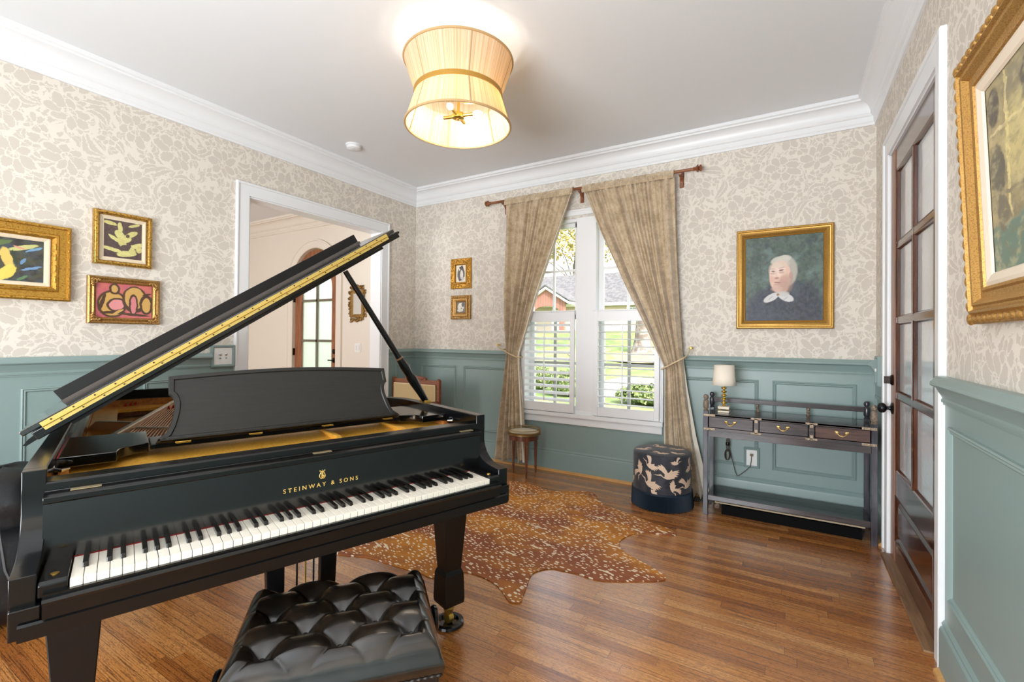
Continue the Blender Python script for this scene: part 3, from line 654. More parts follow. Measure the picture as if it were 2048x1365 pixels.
# abstract with a yellow figure, wide carved frame, cut by the left edge of the photo
a = Art('art_yellow_figure', (74,68,62), .05).tone((64,84,104), 4, .6, 1.2).tone((40,40,42), 6, .7, 3.1).tone((96,104,70), 5, .35, 6.6)
a.seg(.22,.80,.50,.92,.055,(96,116,70)).seg(.33,.86,.26,.64,.045,(206,196,124)).seg(.26,.64,.44,.60,.05,(216,196,112)).seg(.42,.72,.50,.34,.075,(222,190,104)).seg(.50,.72,.88,.88,.05,(196,196,128)).seg(.56,.82,.70,.76,.022,(216,150,130)).seg(.52,.34,.36,.04,.085,(226,204,100)).seg(.56,.30,.46,.08,.06,(222,200,96)).seg(.54,.70,.60,.40,.03,(60,70,50))
a.seg(.02,.52,.20,.72,.03,(110,146,176)).seg(.74,.72,.96,.84,.03,(120,158,190)).seg(.68,.28,.96,.38,.028,(116,150,186)).seg(.20,.06,.30,.34,.05,(150,170,112)).seg(.66,.42,.72,.54,.03,(110,146,180)).seg(.05,.06,.10,.48,.06,(70,94,124)).seg(.62,.04,.74,.14,.03,(96,130,90))
picture('framed_painting', 'yellow figure abstract in a wide bright gilt frame, cut off at the left edge', 'painting', ML(-3.62, 1.508, .004), .515, .452,
    [(0, 0), (0, .034), (.008, .040), (.016, .038), (.020, .030), (.052, .026), (.058, .034), (.068, .036), (.078, .026), (.086, .018), (.09, .006)], GILT, a.done(.5), .010, .28, .244, (.027, LINEN, .020),
    lambda b: [b.sph((x, y, .036), (.012, .006, .006), 8, 6) for x in [.03+.0565*k for k in range(9)] for y in (.012, .44)]+[b.sph((x, y, .036), (.006, .012, .006), 8, 6) for y in [.03+.056*k for k in range(8)] for x in (.012, .503)]+[b.sph((x, y, .036), (.022, .006, .005), 8, 6) for x in [.12+.09*k for k in range(4)] for y in (.072, .380)]+[b.sph((x, y, .036), (.006, .022, .005), 8, 6) for y in [.13+.065*k for k in range(4)] for x in (.072, .443)])
# dark print with pale birds in a bamboo frame
a = Art('art_pale_forms', (84,66,68), .05, 7).tone((66,52,56), 12, .5)
P1, P2 = (214,208,136), (208,200,128)
for q in ((.42,.62,.16,.10,P1,-40),(.52,.52,.20,.10,P1,10),(.70,.66,.20,.07,P2,30),(.30,.50,.20,.05,P1,-30),(.48,.40,.14,.09,P2,-50),(.42,.82,.06,.14,P1,8),(.16,.90,.18,.05,P2,-6),(.86,.38,.20,.06,P1,18),(.92,.30,.08,.10,P2,0),(.22,.22,.26,.05,P1,-10),(.60,.14,.26,.08,P1,8),(.74,.22,.10,.09,P2,40),(.78,.92,.16,.035,P2,18)): a.ell(q[0], q[1], q[2], q[3], q[4], q[5], .2)
a.ell(.58,.33,.14,.05,(78,64,66),10,.2).ell(.24,.40,.10,.05,(80,66,68)).ell(.62,.62,.05,.05,(80,66,68),30).tone((120,112,84), 18, .2)
def bamboo(b):
    w, h = .315, .352
    for x in (.013, w-.013):
        for z in range(6): yy = .02+z*(h-.04)/5; b.sph((x, yy, .024), (.017, .004, .014), 10, 6)
    for y in (.013, h-.013):
        for z in range(5): xx = .02+z*(w-.04)/4; b.sph((xx, y, .024), (.004, .017, .014), 10, 6)
picture('framed_print', 'dark print of pale yellow birds in a gilt bamboo frame, upper of the pair', 'print', ML(-2.997, 1.764, .003), .315, .352,
    [(0, 0)]+[(.013-.013*math.cos(k*PI/8), .024+.013*math.sin(k*PI/8)) for k in range(9)]+[(.028, .014), (.030, .006)], GILT3, a.done(.3, .3), .010, .205, .246, (.024, LINEN, .016), bamboo)
# red and ochre abstract in an ornate frame
a = Art('art_red_ochre', (196,104,112), .05, 6).tone((214,124,96), 6, .5)
OC, BK = (206,164,94), (84,62,48)
a.ell(.28,.40,.26,.40,BK,0,.1).ell(.28,.40,.215,.34,OC,0,.1).ell(.36,.38,.175,.21,BK,-20,.1).ell(.36,.38,.13,.155,(222,146,146),-20,.1).ell(.32,.84,.10,.16,BK,0,.1).ell(.32,.84,.06,.11,OC,0,.1).ell(.68,.56,.23,.40,BK,0,.1).ell(.68,.60,.18,.32,OC,0,.1).ell(.66,.40,.085,.32,BK,0,.1).ell(.66,.38,.05,.27,(214,132,134),0,.1)
a.ell(.90,.42,.13,.30,BK,0,.1).ell(.90,.40,.08,.22,OC,0,.1).seg(.06,.20,.16,.70,.035,BK).seg(.10,.14,.50,.16,.04,BK).seg(.30,.10,.46,.24,.03,OC).seg(.46,.12,.94,.08,.035,BK).seg(.84,.70,.98,.76,.03,BK).seg(.80,.84,.96,.62,.02,BK)
def corners(b):
    for cx, cy, sx, sy in ((.02,.02,1,1),(.372,.02,-1,1),(.372,.285,-1,-1),(.02,.285,1,-1)):
        for k in range(6):
            b.sph((cx+sx*(.004+.012*k*.6), cy+sy*(.002+.004*(k % 2)), .028), (.010, .009, .008), 8, 6); b.sph((cx+sx*(.002+.004*(k % 2)), cy+sy*(.004+.012*k*.6), .028), (.009, .010, .008), 8, 6)
        b.tube([(cx+sx*(.012+.014*math.cos(q*.8)), cy+sy*(.012+.014*math.sin(q*.8)), .032) for q in range(7)], .004, 6)
picture('framed_painting', 'red and ochre abstract painting in an ornate cornered gilt frame, lower of the pair', 'painting', ML(-3.022, 1.380, .003), .392, .305,
    [(0, 0), (0, .024), (.008, .030), (.014, .028), (.020, .020), (.030, .026), (.038, .020), (.042, .008)], GILT2, a.done(.25, .6), .010, .300, .222, None, corners, glass=False)
# two miniatures on the window wall
def relief(w, h, m_, seed):
    def f(b):
        r = random.Random(seed)
        for k in range(230):
            if r.random() < .5: x = r.uniform(.01, w-.01); y = r.choice([r.uniform(.01, m_), r.uniform(h-m_, h-.01)])
            else: y = r.uniform(.01, h-.01); x = r.choice([r.uniform(.01, m_), r.uniform(w-m_, w-.01)])
            b.sph((x, y, .024), (r.uniform(.004,.009), r.uniform(.004,.009), .006), 6, 4)
    return f
a = Art('art_cameo_dark', (232,226,208), .16).ell(.5,.48,.36,.42,(84,82,80)).ell(.52,.86,.20,.10,(60,58,56)).ell(.56,.42,.14,.28,(226,222,214)).ell(.34,.76,.05,.10,(226,222,214),30).ell(.62,.20,.20,.10,(200,196,190)).ell(.40,.14,.14,.08,(70,68,66))
picture('framed_miniature', 'tall miniature of a dark figure in gilt relief frame, upper one left of the curtain', 'miniature', MBk(.546, 1.853, -.003), .281, .338,
    [(0, 0), (0, .016), (.006, .022), (.050, .022), (.056, .030), (.064, .028), (.070, .012), (.072, .006)], gilt('relief_gilt', (188,142,62), (116,74,28), .4, 90, .75, .5), a.done(.3, .5), .008, .135, .182, None, relief(.281, .338, .048, 5))
a = Art('art_cameo_light', (96,86,70), .14).ell(.48,.55,.34,.38,(226,222,210)).ell(.72,.74,.16,.20,(70,62,52)).ell(.40,.22,.34,.14,(214,208,194)).ell(.56,.40,.10,.05,(120,110,98)).ell(.36,.60,.08,.05,(196,190,178))
picture('framed_miniature', 'small squarish miniature of a pale head in gilt frame, lower one left of the curtain', 'miniature', MBk(.556, 1.512, -.003), .268, .265,
    [(0, 0), (0, .022), (.008, .026), (.030, .020), (.036, .030), (.044, .030), (.070, .016), (.074, .006)], GILT2, a.done(.3, .5), .008, .118, .116, None, relief(.268, .265, .028, 9))
# portrait
a = Art('art_portrait', (78,98,84), .016, 14).tone((108,128,118), 3.0, .8, 2.0, .35, .65).tone((58,82,66), 6, .75, 5.0, .40, .62).tone((124,152,148), 5, .6, 8.0, .48, .7).tone((48,60,56), 4, .7, 11.0, .48, .68)
a.ell(.50,.04,.50,.34,(44,50,66),0,.25).ell(.22,.12,.20,.24,(54,60,78),0,.5,.8).ell(.78,.20,.20,.22,(46,50,64),-20,.5,.8).ell(.55,.28,.32,.18,(42,48,64),0,.4).ell(.58,.37,.17,.10,(60,72,84),0,.5)
a.tone((84,94,104), 13, .34, 3.3, .42, .62).tone((112,108,104), 22, .22, 6.0).tone((34,42,42), 16, .34, 9.0, .46, .64)
a.ell(.515,.575,.160,.185,(200,196,184),-6,.22).ell(.585,.58,.095,.15,(166,162,152),0,.4,.7).ell(.47,.715,.13,.05,(204,200,188),10,.3,.9)
a.ell(.460,.525,.138,.180,(224,190,172),-4,.16).ell(.470,.405,.100,.085,(214,180,162),0,.3).ell(.42,.60,.10,.08,(236,212,198),0,.6,.8).ell(.535,.43,.09,.11,(170,132,118),-20,.7,.6).ell(.600,.53,.026,.045,(182,146,132),0,.4,.8).ell(.46,.66,.12,.035,(216,198,182),6,.6,.7)
a.ell(.372,.585,.026,.009,(104,82,78),-6,.6,.85).ell(.478,.595,.030,.010,(104,82,78),8,.6,.85).ell(.368,.612,.034,.008,(160,138,124),-6,.7,.5).ell(.482,.625,.040,.008,(160,138,124),10,.7,.5).ell(.370,.560,.034,.014,(186,148,136),0,.8,.6).ell(.480,.568,.036,.016,(182,144,132),0,.8,.6).ell(.412,.545,.014,.055,(222,190,176),3,.7,.7).ell(.420,.502,.028,.014,(172,126,114),0,.6,.8).ell(.428,.452,.046,.008,(152,98,94),-3,.6,.85).ell(.425,.430,.034,.008,(184,140,128),0,.7,.6).ell(.425,.375,.075,.030,(206,172,158),0,.7,.7).ell(.365,.49,.035,.035,(212,164,150),0,.9,.5).ell(.50,.49,.04,.04,(204,158,144),0,.9,.5)
a.ell(.35,.275,.105,.042,(206,206,204),24,.25).ell(.535,.275,.105,.046,(208,208,208),-20,.25).ell(.50,.315,.08,.032,(196,194,190),0,.4,.8).ell(.435,.308,.018,.014,(160,120,92),0,.4).seg(.31,.25,.37,.29,.008,(164,168,174),.6,.7).seg(.50,.24,.56,.28,.008,(166,170,176),.6,.7)
picture('framed_portrait', 'oil portrait of a white-haired person wearing a white bow, above the console', 'painting', MBk(3.470, 1.397, -.003), .648, .785,
    [(0, 0), (0, .028), (.008, .036), (.014, .036), (.018, .028), (.026, .026), (.038, .030), (.052, .020), (.058, .012), (.062, .014), (.066, .006)], gilt('portrait_gilt', (176,138,70), (142,104,50), .42, 110, .7, .12), a.done(.5), .008, .522, .655)
# large street scene, leaning forward on the right wall
a = Art('art_street', (164,150,112), .07, 14).tone((196,180,132), 4, .7, 1.0).tone((128,122,104), 6, .6, 4.0)
a.ell(.50,.02,.9,.24,(122,142,124)).ell(.2,.12,.5,.12,(108,132,118))
for q in ((.06,.86,.055,.10,(92,86,78)),(.34,.84,.06,.11,(88,84,78)),(.62,.84,.06,.11,(90,86,78)),(.07,.52,.06,.14,(104,100,88)),(.34,.56,.05,.10,(98,96,88)),(.62,.55,.05,.11,(94,90,80)),(.88,.7,.05,.12,(90,88,80)),(.10,.30,.05,.09,(120,114,98))): a.ell(*q, 0, .25)
a.seg(0,.72,1,.74,.012,(222,206,160)).seg(.17,1,.16,.28,.014,(226,210,150)).seg(.0,.40,1,.36,.014,(140,128,104)).seg(.48,1,.47,.30,.02,(206,190,140)).ell(.24,.62,.10,.20,(222,206,140),0,.6,.6).tone((128,120,88), 20, .45, 2.2, .45, .65).tone((210,198,150), 13, .4, 7.7, .48, .66)
lean = math.atan2(.035, .83)
mw = MR(-2.135, 1.366, W-.004) @ Matrix.Rotation(lean, 4, 'X')
GIL4 = gilt('carved_gilt', (180,140,78), (150,108,56), .45, 110, .7, .3)
def rope(b):
    w, h = 1.10, .83
    for k in range(27):
        for y in (.015, h-.015): b.sph((.016+k*(w-.032)/26, y, .034), (.019, .0125, .0105), 12, 8)
    for k in range(21):
        for x in (.015, w-.015): b.sph((x, .016+k*(h-.032)/20, .034), (.0125, .019, .0105), 12, 8)
picture('framed_painting', 'large yellow-green street painting in a heavy carved gilt frame on the right wall', 'painting', mw, 1.10, .83,
    [(0, 0), (0, .028), (.010, .034), (.028, .034), (.034, .044), (.040, .046), (.046, .036), (.052, .036), (.058, .042), (.064, .040), (.078, .024), (.094, .022), (.100, .028), (.108, .026), (.114, .014)], GIL4, a.done(.5), .008, .806, .536, (.036, M('cream_gesso_liner', (226,212,192), .6, .03), .020), rope)

# ================================================================== CEILING LAMP, smoke detector
LX, LY = 2.150, -1.985
lamp = thing('ceiling_light', 'hourglass ceiling light with strung gold fabric shade and four bulbs', 'ceiling light', (LX, LY, 0))
def strings_mat():
    t = NT('gold_string_shade'); P = t.sep(t.obj()); an = t.math('ARCTAN2', P[1], P[0])
    n = t.noise(t.comb(t.math('MULTIPLY', an, 60.0), 0.0, t.math('MULTIPLY', P[2], .6)), 1.0, 3, .6); n2 = t.noise(t.comb(t.math('MULTIPLY', an, 5.0), 0.0, 0.0), 1.0, 2)
    c = t.mix(t.ss(n, .35, .65), s2l((216,194,160)), s2l((240,228,208))); c2_ = t.mix(t.ss(n, .35, .65), s2l((196,140,70)), s2l((226,178,108)))
    d = t.n('ShaderNodeBsdfDiffuse'); tr = t.n('ShaderNodeBsdfTranslucent'); mx = t.n('ShaderNodeMixShader'); t.l(c, d.inputs[0]); t.l(c2_, tr.inputs[0])
    mx.inputs[0].default_value = .42; t.l(d.outputs[0], mx.inputs[1]); t.l(tr.outputs[0], mx.inputs[2])
    th = t.n('ShaderNodeBsdfTransparent'); m2 = t.n('ShaderNodeMixShader'); t.l(t.math('MULTIPLY', t.ss(n, .56, .68), .22), m2.inputs[0]); t.l(mx.outputs[0], m2.inputs[1]); t.l(th.outputs[0], m2.inputs[2])
    t.l(m2.outputs[0], t.out.inputs[0]); return t.m
STR = strings_mat(); RT, RW, RB = .318, .252, .308; zt, zw, zbm = 2.935, 2.735, 2.555
b = MB(); b.lathe([(RT, zt), (RW, zw)], 96, cap=False); b.build('upper_shade', STR, lamp, smooth=60, recalc=False)
b = MB(); b.lathe([(RW, zw), (RB, zbm)], 96, cap=False); b.build('lower_shade', STR, lamp, smooth=60, recalc=False)
TAUF = M('taupe_binding', (190,156,108), .7, .05)
for nm, R_, z_, hh in (('top_rim', RT, zt, .007), ('bottom_rim', RB, zbm, .007)):
    b = MB(); b.tube([(R_*math.cos(2*PI*k/64), R_*math.sin(2*PI*k/64), z_) for k in range(64)], hh, 8, closed=True); b.build(nm, TAUF, lamp, smooth=80)
b = MB(); b.lathe([(RW+.004, zw-.012), (RW+.008, zw-.012), (RW+.008, zw+.014), (RW+.004, zw+.014)], 96, cap=False); b.build('waist_band', M('antique_gold_band', (188,142,62), .45, .05, metal=.4), lamp, smooth=60)
for k in range(6):
    a_ = 2*PI*k/6+.35; c_, s_ = math.cos(a_), math.sin(a_)
    b = MB(); b.tube([(RT*.99*c_, RT*.99*s_, zt), (RW*.99*c_, RW*.99*s_, zw), (RB*.99*c_, RB*.99*s_, zbm)], .005, 6); b.build('shade_rib', TAUF, lamp, smooth=60)
b = MB(); b.lathe([(.062, 3.049), (.062, 3.030), (.03, 3.020), (.008, 3.018), (.008, 2.636), (.034, 2.632), (.036, 2.618), (.034, 2.604), (.012, 2.600), (.008, 2.594), (0, 2.592)], 24); b.build('canopy_stem', BRASS, lamp, smooth=40)
for k in range(2):
    a_ = PI*k+.9; b = MB(); c_, s_ = math.cos(a_), math.sin(a_); b.tube([(.03*c_, .03*s_, 2.70), (RW*c_, RW*s_, zw)], .005, 6); b.build('spoke', BRASS, lamp, smooth=60)
bulbm = NT('lit_bulb'); bulbm.set(col=(1,1,1,1), emit=(1,.88,.70,1), es=9.0); bulbm = bulbm.m
for k in range(4):
    a_ = PI/2*k+.25; c_, s_ = math.cos(a_), math.sin(a_)
    b = MB(); b.tube([(.03*c_, .03*s_, 2.618), (.095*c_, .095*s_, 2.618)], .010, 10); so = b.build('socket_arm', BRASS, lamp, smooth=50)
    b = MB(); b.tube([((.095+q)*c_, (.095+q)*s_, 2.618) for q in (0, .006, .018, .032, .046, .058)], [.009, .013, .018, .017, .009, .002], 10); b.build('bulb', bulbm, so, smooth=80)
    light('bulb_light', 'POINT', (LX+.17*c_, LY+.17*s_, 2.618), 1.9, (1, .90, .79), size=.03)
sd = thing('smoke_detector', 'white round smoke detector on the ceiling', 'smoke detector', (.43, -1.30, HC))
b = MB(); b.lathe([(.068, 0), (.068, -.012), (.060, -.016), (.058, -.034), (.045, -.042), (0, -.044)], 32); b.build('housing', TRIM, sd, smooth=30)
b = MB(); b.lathe([(.014, -.043), (.014, -.047), (0, -.047)], 12, (.02, -.02, 0)); b.build('test_button', wp, sd, smooth=30)

# ================================================================== GRAND PIANO (local axes: x along keyboard bass->treble, y away from the player)
PO = Vector((2.40023, -3.75733, 0)); PA = math.radians(70.915)
piano = thing('grand_piano', 'black satin grand piano with its lid propped open and music desk up', 'piano', PO, PA)
UL, UR, UC = -.102, 1.328, .6125; ZR_ = .967
def bez(p0, p1, p2, p3, n): return [tuple((1-t)**3*a+3*(1-t)**2*t*b_+3*(1-t)*t*t*c+t**3*d for a, b_, c, d in zip(p0, p1, p2, p3)) for t in [k/n for k in range(n+1)]]
def outline(o=0.0, v0=.205, nb=22):
    """rim outline from the treble front corner round the bent side and tail to the bass front corner"""
    pts = [(UR+o, v0), (UR+o, .72)]
    pts += bez((UR+o, .78), (UR+o, 1.18), (.80+o, 1.22), (.72+o*.9, 1.62), nb)[0:]
    pts += bez((.72+o*.9, 1.66), (.66+o*.8, 1.98), (.52+o*.7, 2.24+o), (.26, 2.255+o), 14)
    pts += bez((.22, 2.255+o), (.02, 2.255+o), (UL-o, 2.20), (UL-o, 2.02), 8)
    pts += [(UL-o, v0)]
    return pts
b = MB(); b.path(outline(), [(0, .62), (0, ZR_-.003), (.003, ZR_), (.042, ZR_), (.045, ZR_-.003), (.045, .62), (0, .62)])
b.build('rim', PB, piano, smooth=35)
b = MB(); b.path([(x, y) for x, y in outline(-.0455, .40)], [(0, .70), (0, .912), (.028, .912), (.028, .70)]); b.build('inner_rim', MAHOG, piano, smooth=35)
b = MB(); b.prism(outline(-.04, .55), .80, .812); b.build('soundboard', SPRUCE, piano, smooth=0)
# arms (cheeks)
ck = [(.205, ZR_), (.172, ZR_), (.172, .905), (.173, .86), (.166, .833), (.152, .808), (.129, .787), (.103, .774), (.068, .768), (.012, .765), (.012, .697), (.012, .64), (.205, .64)]
for xa, xb in ((UL+.002, UL+.047), (UR-.047, UR-.002)):
    b = MB(); b.prism(ck, xa, xb, lambda x, y, h: (h, x, y)); b.build('arm', PB, piano, smooth=28, bevel=.002)
for xa, xb in ((UL+.004, UL+.056), (UR-.056, UR-.004)):
    b = MB(); b.box(xa, xb, -.004, .22, .632, .700); b.build('arm_foot', PB, piano, smooth=0, bevel=.003)
b = MB(); b.box(UL+.01, UR-.01, .02, .62, .632, .668); b.build('keybed', PBD, piano, smooth=0)
ks = [(-.010, .632), (-.012, .700), (-.020, .702), (-.022, .708), (-.018, .714), (-.010, .716), (-.010, .722), (.006, .722), (.006, .632)]
b = MB(); b.prism(ks, UL+.058, UR-.058, lambda x, y, h: (h, x, y)); b.prism([(-.016, .632), (-.016, .664), (-.010, .668), (-.008, .632)], UL+.02, UR-.02, lambda x, y, h: (h, x, y)); b.build('key_slip', PB, piano, smooth=25)
for xa, xb in ((UL+.049, -.003), (1.228, UR-.049)):
    b = MB(); b.prism([(.004, .71), (.004, .739), (.012, .745), (.135, .745), (.14, .80), (.145, .80), (.145, .71)][:4]+[(.15, .745), (.15, .71)], xa, xb, lambda x, y, h: (h, x, y)); kb = b.build('key_block', PB, piano, smooth=0, bevel=.003)
    b = MB(); b.lathe([(.008, .745), (.008, .747), (.005, .748), (0, .748)], 16, ((xa+xb)/2, .045, 0)); b.build('screw', BRASS, kb, smooth=40)
# keys
ww = 1.225/52; letters = 'ABCDEFG'; wk = MB(); wk.box(.0006, ww-.0006, 0, .142, .7215, .740); k0 = None
for i in range(52):
    if k0 is None: k0 = wk.build('white_key', IVORY, piano, smooth=0, bevel=.0011); k0.location = (0, 0, 0)
    else: k = k0.copy(); sc.collection.objects.link(k); k.location = (i*ww, 0, 0)
kb_ = MB(); kb_.prism([(.056, .738), (.061, .7515), (.145, .7525), (.145, .738)], -.0057, .0057, lambda x, y, h: (h, x, y)); k1 = None
for i in range(51):
    if letters[i % 7] in 'ACDFG':
        if k1 is None: k1 = kb_.build('black_key', BKEY, piano, smooth=0, bevel=.0018); k = k1
        else: k = k1.copy(); sc.collection.objects.link(k)
        k.location = ((i+1)*ww+{'A': .001, 'C': -.0015, 'D': .0015, 'F': -.002, 'G': 0}[letters[i % 7]], 0, 0)
b = MB(); b.box(0, 1.225, .141, .146, .735, .7428); b.build('key_felt', M('dark_red_felt', (128,26,24), .9, .1, 80), piano, smooth=0)
# fallboard: slightly hollow face, hinged lip and top rail
WORNB = M('dull_brass', (150,136,104), .5, .15, 60, metal=.4)
FBM = black('fallboard_ebony', (4,4,5), .14, coat=.5, spec=.6)
b = MB(); pr = [(.143, .743)]+[(.143+.006*(k/8)**1.6, .743+.143*k/8) for k in range(1, 9)]+[(.20, .886), (.20, .743)]
b.prism(pr, -.059, 1.284, lambda x, y, h: (h, x, y)); fb = b.build('fallboard', FBM, piano, smooth=30)
b = MB(); b.prism([(.146, .884), (.138, .888), (.138, .902), (.152, .908), (.172, .909), (.172, .930), (.176, .934), (.236, .934), (.236, .90), (.20, .884)], -.059, 1.284, lambda x, y, h: (h, x, y)); b.build('fallboard_rail', PB, piano, smooth=25, bevel=.0015)
for uu in (.02, .62, 1.22):
    b = MB(); b.box(uu-.03, uu+.03, .152, .170, .9085, .9105); b.build('fallboard_hinge', WORNB, piano, smooth=0)
# lettering and lyre emblem in gold on the fallboard
GOLDL = M('gold_leaf_lettering', (226,186,98), .4, .03, metal=.3)
def face_v(z): return .143+.006*(max(0, z-.743)/.143)**1.6-.0004
sl = math.atan2(face_v(.83)-face_v(.79), .04)
def text_mesh(s_, size, spacing):
    c = bpy.data.curves.new('txt', 'FONT'); c.body = s_; c.size = size; c.space_character = spacing; c.align_x = 'CENTER'; c.extrude = .0002; c.offset = .00022
    o = bpy.data.objects.new('txt', c); sc.collection.objects.link(o); bpy.context.view_layer.update()
    me = bpy.data.meshes.new_from_object(o.evaluated_get(bpy.context.evaluated_depsgraph_get())); bpy.data.objects.remove(o, do_unlink=True); return me
me = text_mesh('STEINWAY & SONS', .0192, 1.62); me.materials.clear(); me.materials.append(GOLDL); xs = [v.co.x for v in me.vertices]; kx = .247/(max(xs)-min(xs)); cx_ = (max(xs)+min(xs))/2
for v_ in me.vertices: v_.co.x = (v_.co.x-cx_)*kx
tx = bpy.data.objects.new('lettering', me); sc.collection.objects.link(tx); tx.parent = fb; tx.rotation_euler = (math.radians(90)-sl, 0, 0); tx.location = (.616, face_v(.803)-.0003, .797)
b = MB(); L = lambda x, y: (.616+x, face_v(.823+y)-.0004, .823+y); sc_ = .001
for s_ in (-1, 1):
    b.tube([L(s_*x*sc_, y*sc_) for x, y in ((1.5,1),(5,2),(8.5,5),(9.6,10),(8.2,15),(5.4,20),(4.8,25),(6.6,28.5),(8.8,28),(8.6,25.6),(7.4,26))], [.0009*q for q in (1.2,1.3,1.4,1.3,1.1,1,.9,.9,.8,.8,.6)], 6)
    b.tube([L(s_*x*sc_, y*sc_) for x, y in ((1,4),(3.5,6),(5.6,9),(4.6,11.4),(3,10),(3.6,8.4))], .00055, 5)
for x in (-2.4, -.8, .8, 2.4): b.tube([L(x*sc_, 6*sc_), L(x*sc_, 25*sc_)], .0003, 4)
b.tube([L(-5*sc_, 25*sc_), L(0, 24*sc_), L(5*sc_, 25*sc_)], .0008, 5)
b.tube([L(x*sc_, y*sc_) for x, y in ((2,20),(0,21.5),(-2,19.5),(0,17),(2,14.5),(0,12),(-2,13.6))], .0006, 5); b.tube([L(x*sc_, y*sc_) for x, y in ((-3,16),(0,18),(3,16),(1,13))], .0005, 5)
b.sph(L(0, .0285), .0013, 8, 6); b.tube([L(-.006, 0), L(-.002, .0015), L(.002, .0015), L(.006, 0)], [.0006, .0014, .0014, .0006], 6); b.tube([L(-.0015, .003), L(.0015, .003)], .0014, 6)
b.build('lyre_emblem', GOLDL, fb, smooth=60)
# plate, struts, tuning pins, strings
b = MB(); b.box(UL+.047, UR-.047, .262, .30, .835, .846); b.prism([(UL+.05, .30), (UR-.05, .30), (UR-.05, .66), (1.02, .80), (.5, .92), (UL+.05, 1.0)], .858, .866); b.prism([(.36, .866), (.37, .884), (.40, .893), (.60, .905), (.61, .866)], UL+.055, UR-.055, lambda x, y, h: (h, x, y))
b.prism([(.285, .846), (.30, .862), (.305, .872), (.32, .872), (.32, .84), (.285, .84)], UL+.05, UR-.05, lambda x, y, h: (h, x, y)); b.build('cast_plate', GOLDP, piano, smooth=20)
b = MB(); b.path([(x, y) for x, y in outline(-.075, .66)], [(0, .85), (0, .872), (.10, .868), (.10, .85)]); b.build('plate_flange', GOLDP, piano, smooth=30)
def strut(u0, v0, u1, v1, mat=GOLDP, hh=.055, ww_=.022):
    b = MB(); d = Vector((u1-u0, v1-v0)).normalized(); n_ = Vector((-d.y, d.x))*ww_/2; L_ = (Vector((u1,v1))-Vector((u0,v0))).length
    prof = [(0, .86), (.02, .880+hh*.6), (.05, .872+hh), (L_-.06, .872+hh), (L_, .86)]
    b.prism(prof, -1, 1, lambda x, y, h: (u0+d.x*x+n_.x*h, v0+d.y*x+n_.y*h, y)); return b.build('plate_strut', mat, piano, smooth=0, bevel=.004)
SILV = M('cast_strut_top', (224,204,178), .35, .08, metal=.6)
for q in ((.755,.34,.755,1.6),(1.035,.34,1.02,1.25),(.055,.86,.36,2.02)): strut(*q, mat=SILV if q[0] == .055 else GOLDP, hh=.040 if q[0] != .055 else .05)
strut(.16, 1.22, -.04, 1.40, SILV, .04); strut(.10, 1.12, .34, .93, SILV, .04)
b = MB(); r = random.Random(4)
for row in range(2):
    for k in range(74):
        u_ = UL+.09+k*.0175+row*.006
        if u_ < UR-.08: b.lathe([(.0035, .85), (.0035, .882), (0, .883)], 6, (u_, (.318+row*.018), 0))
tp = b.build('tuning_pins', M('blued_steel', (70,70,76), .3, .1, metal=1.0), piano, smooth=40); tp['kind'] = 'stuff'
s0 = None
for k in range(30):
    b = MB(); u0, u1 = .02+k*.0135, .32+k*.012-.15*(k/30); b.tube([(u0+(u1-u0)*.08, .60, .910), (u0+(u1-u0)*.3, .95, .906), (u1, 2.05-k*.012, .900)], .0017 if k < 22 else .0010, 5); b.build('string', COPPER if k < 22 else CHROME, piano, smooth=60)
for k in range(60):
    u0 = .47+k*.0132; v1 = 1.9-k*.019; b = MB(); b.tube([(u0, .60, .908), (u0-.02, v1, .90)], .0008, 4); b.build('string', CHROME, piano, smooth=60)
for q in ((.31, 1.72), (.13, 1.98)):
    for k in range(3): b = MB(); b.prism([(-.009, 0), (.007, 0), (.003, .020)], -.004, .004, lambda x, y, h: (q[0]+(k-1)*.022+x, q[1]+(k-1)*.03+h, .900+y)); b.build('red_felt_wedge', RED, piano, smooth=0)
# music shelf: two shaped side blocks and the sliding board
def shelf_block(s_, name='shelf_block'):
    X = lambda u_: UC+s_*(u_-UC)
    p = [(-.058, .408), (.079, .408)]+bez((.079, .408), (.080, .470), (.100, .480), (.160, .500), 8)[1:]+[(.162, .74), (-.058, .76)]
    b = MB(); b.prism([(X(x), y) for x, y in p], .915, .946); return b.build(name, PBG, piano, smooth=25, bevel=.002)
shelf_block(1); shelf_block(-1)
b = MB(); b.box(.163, 1.062, .472, .62, .926, .944); b.build('music_shelf', PB, piano, smooth=0, bevel=.003)
for xa in (UL+.046, UR-.056):
    b = MB(); b.box(xa, xa+.006, .38, .95, .905, .935); b.build('shelf_rail', PB, piano, smooth=0)
b = MB(); b.box(UL+.0475, UL+.0495, .40, .78, .946, .9475); b.build('rail_felt', RED, piano, smooth=0)
for s_ in (0, 1):
    X = (lambda u_: 2*UC-u_) if s_ else (lambda u_: u_); b = MB(); b.tube([(X(-.060), .40, .93), (X(-.057), .355, .925), (X(-.040), .345, .922), (X(-.025), .36, .922)], [.005, .006, .005, .003], 8); b.build('lid_hook', CHROME, piano, smooth=50)
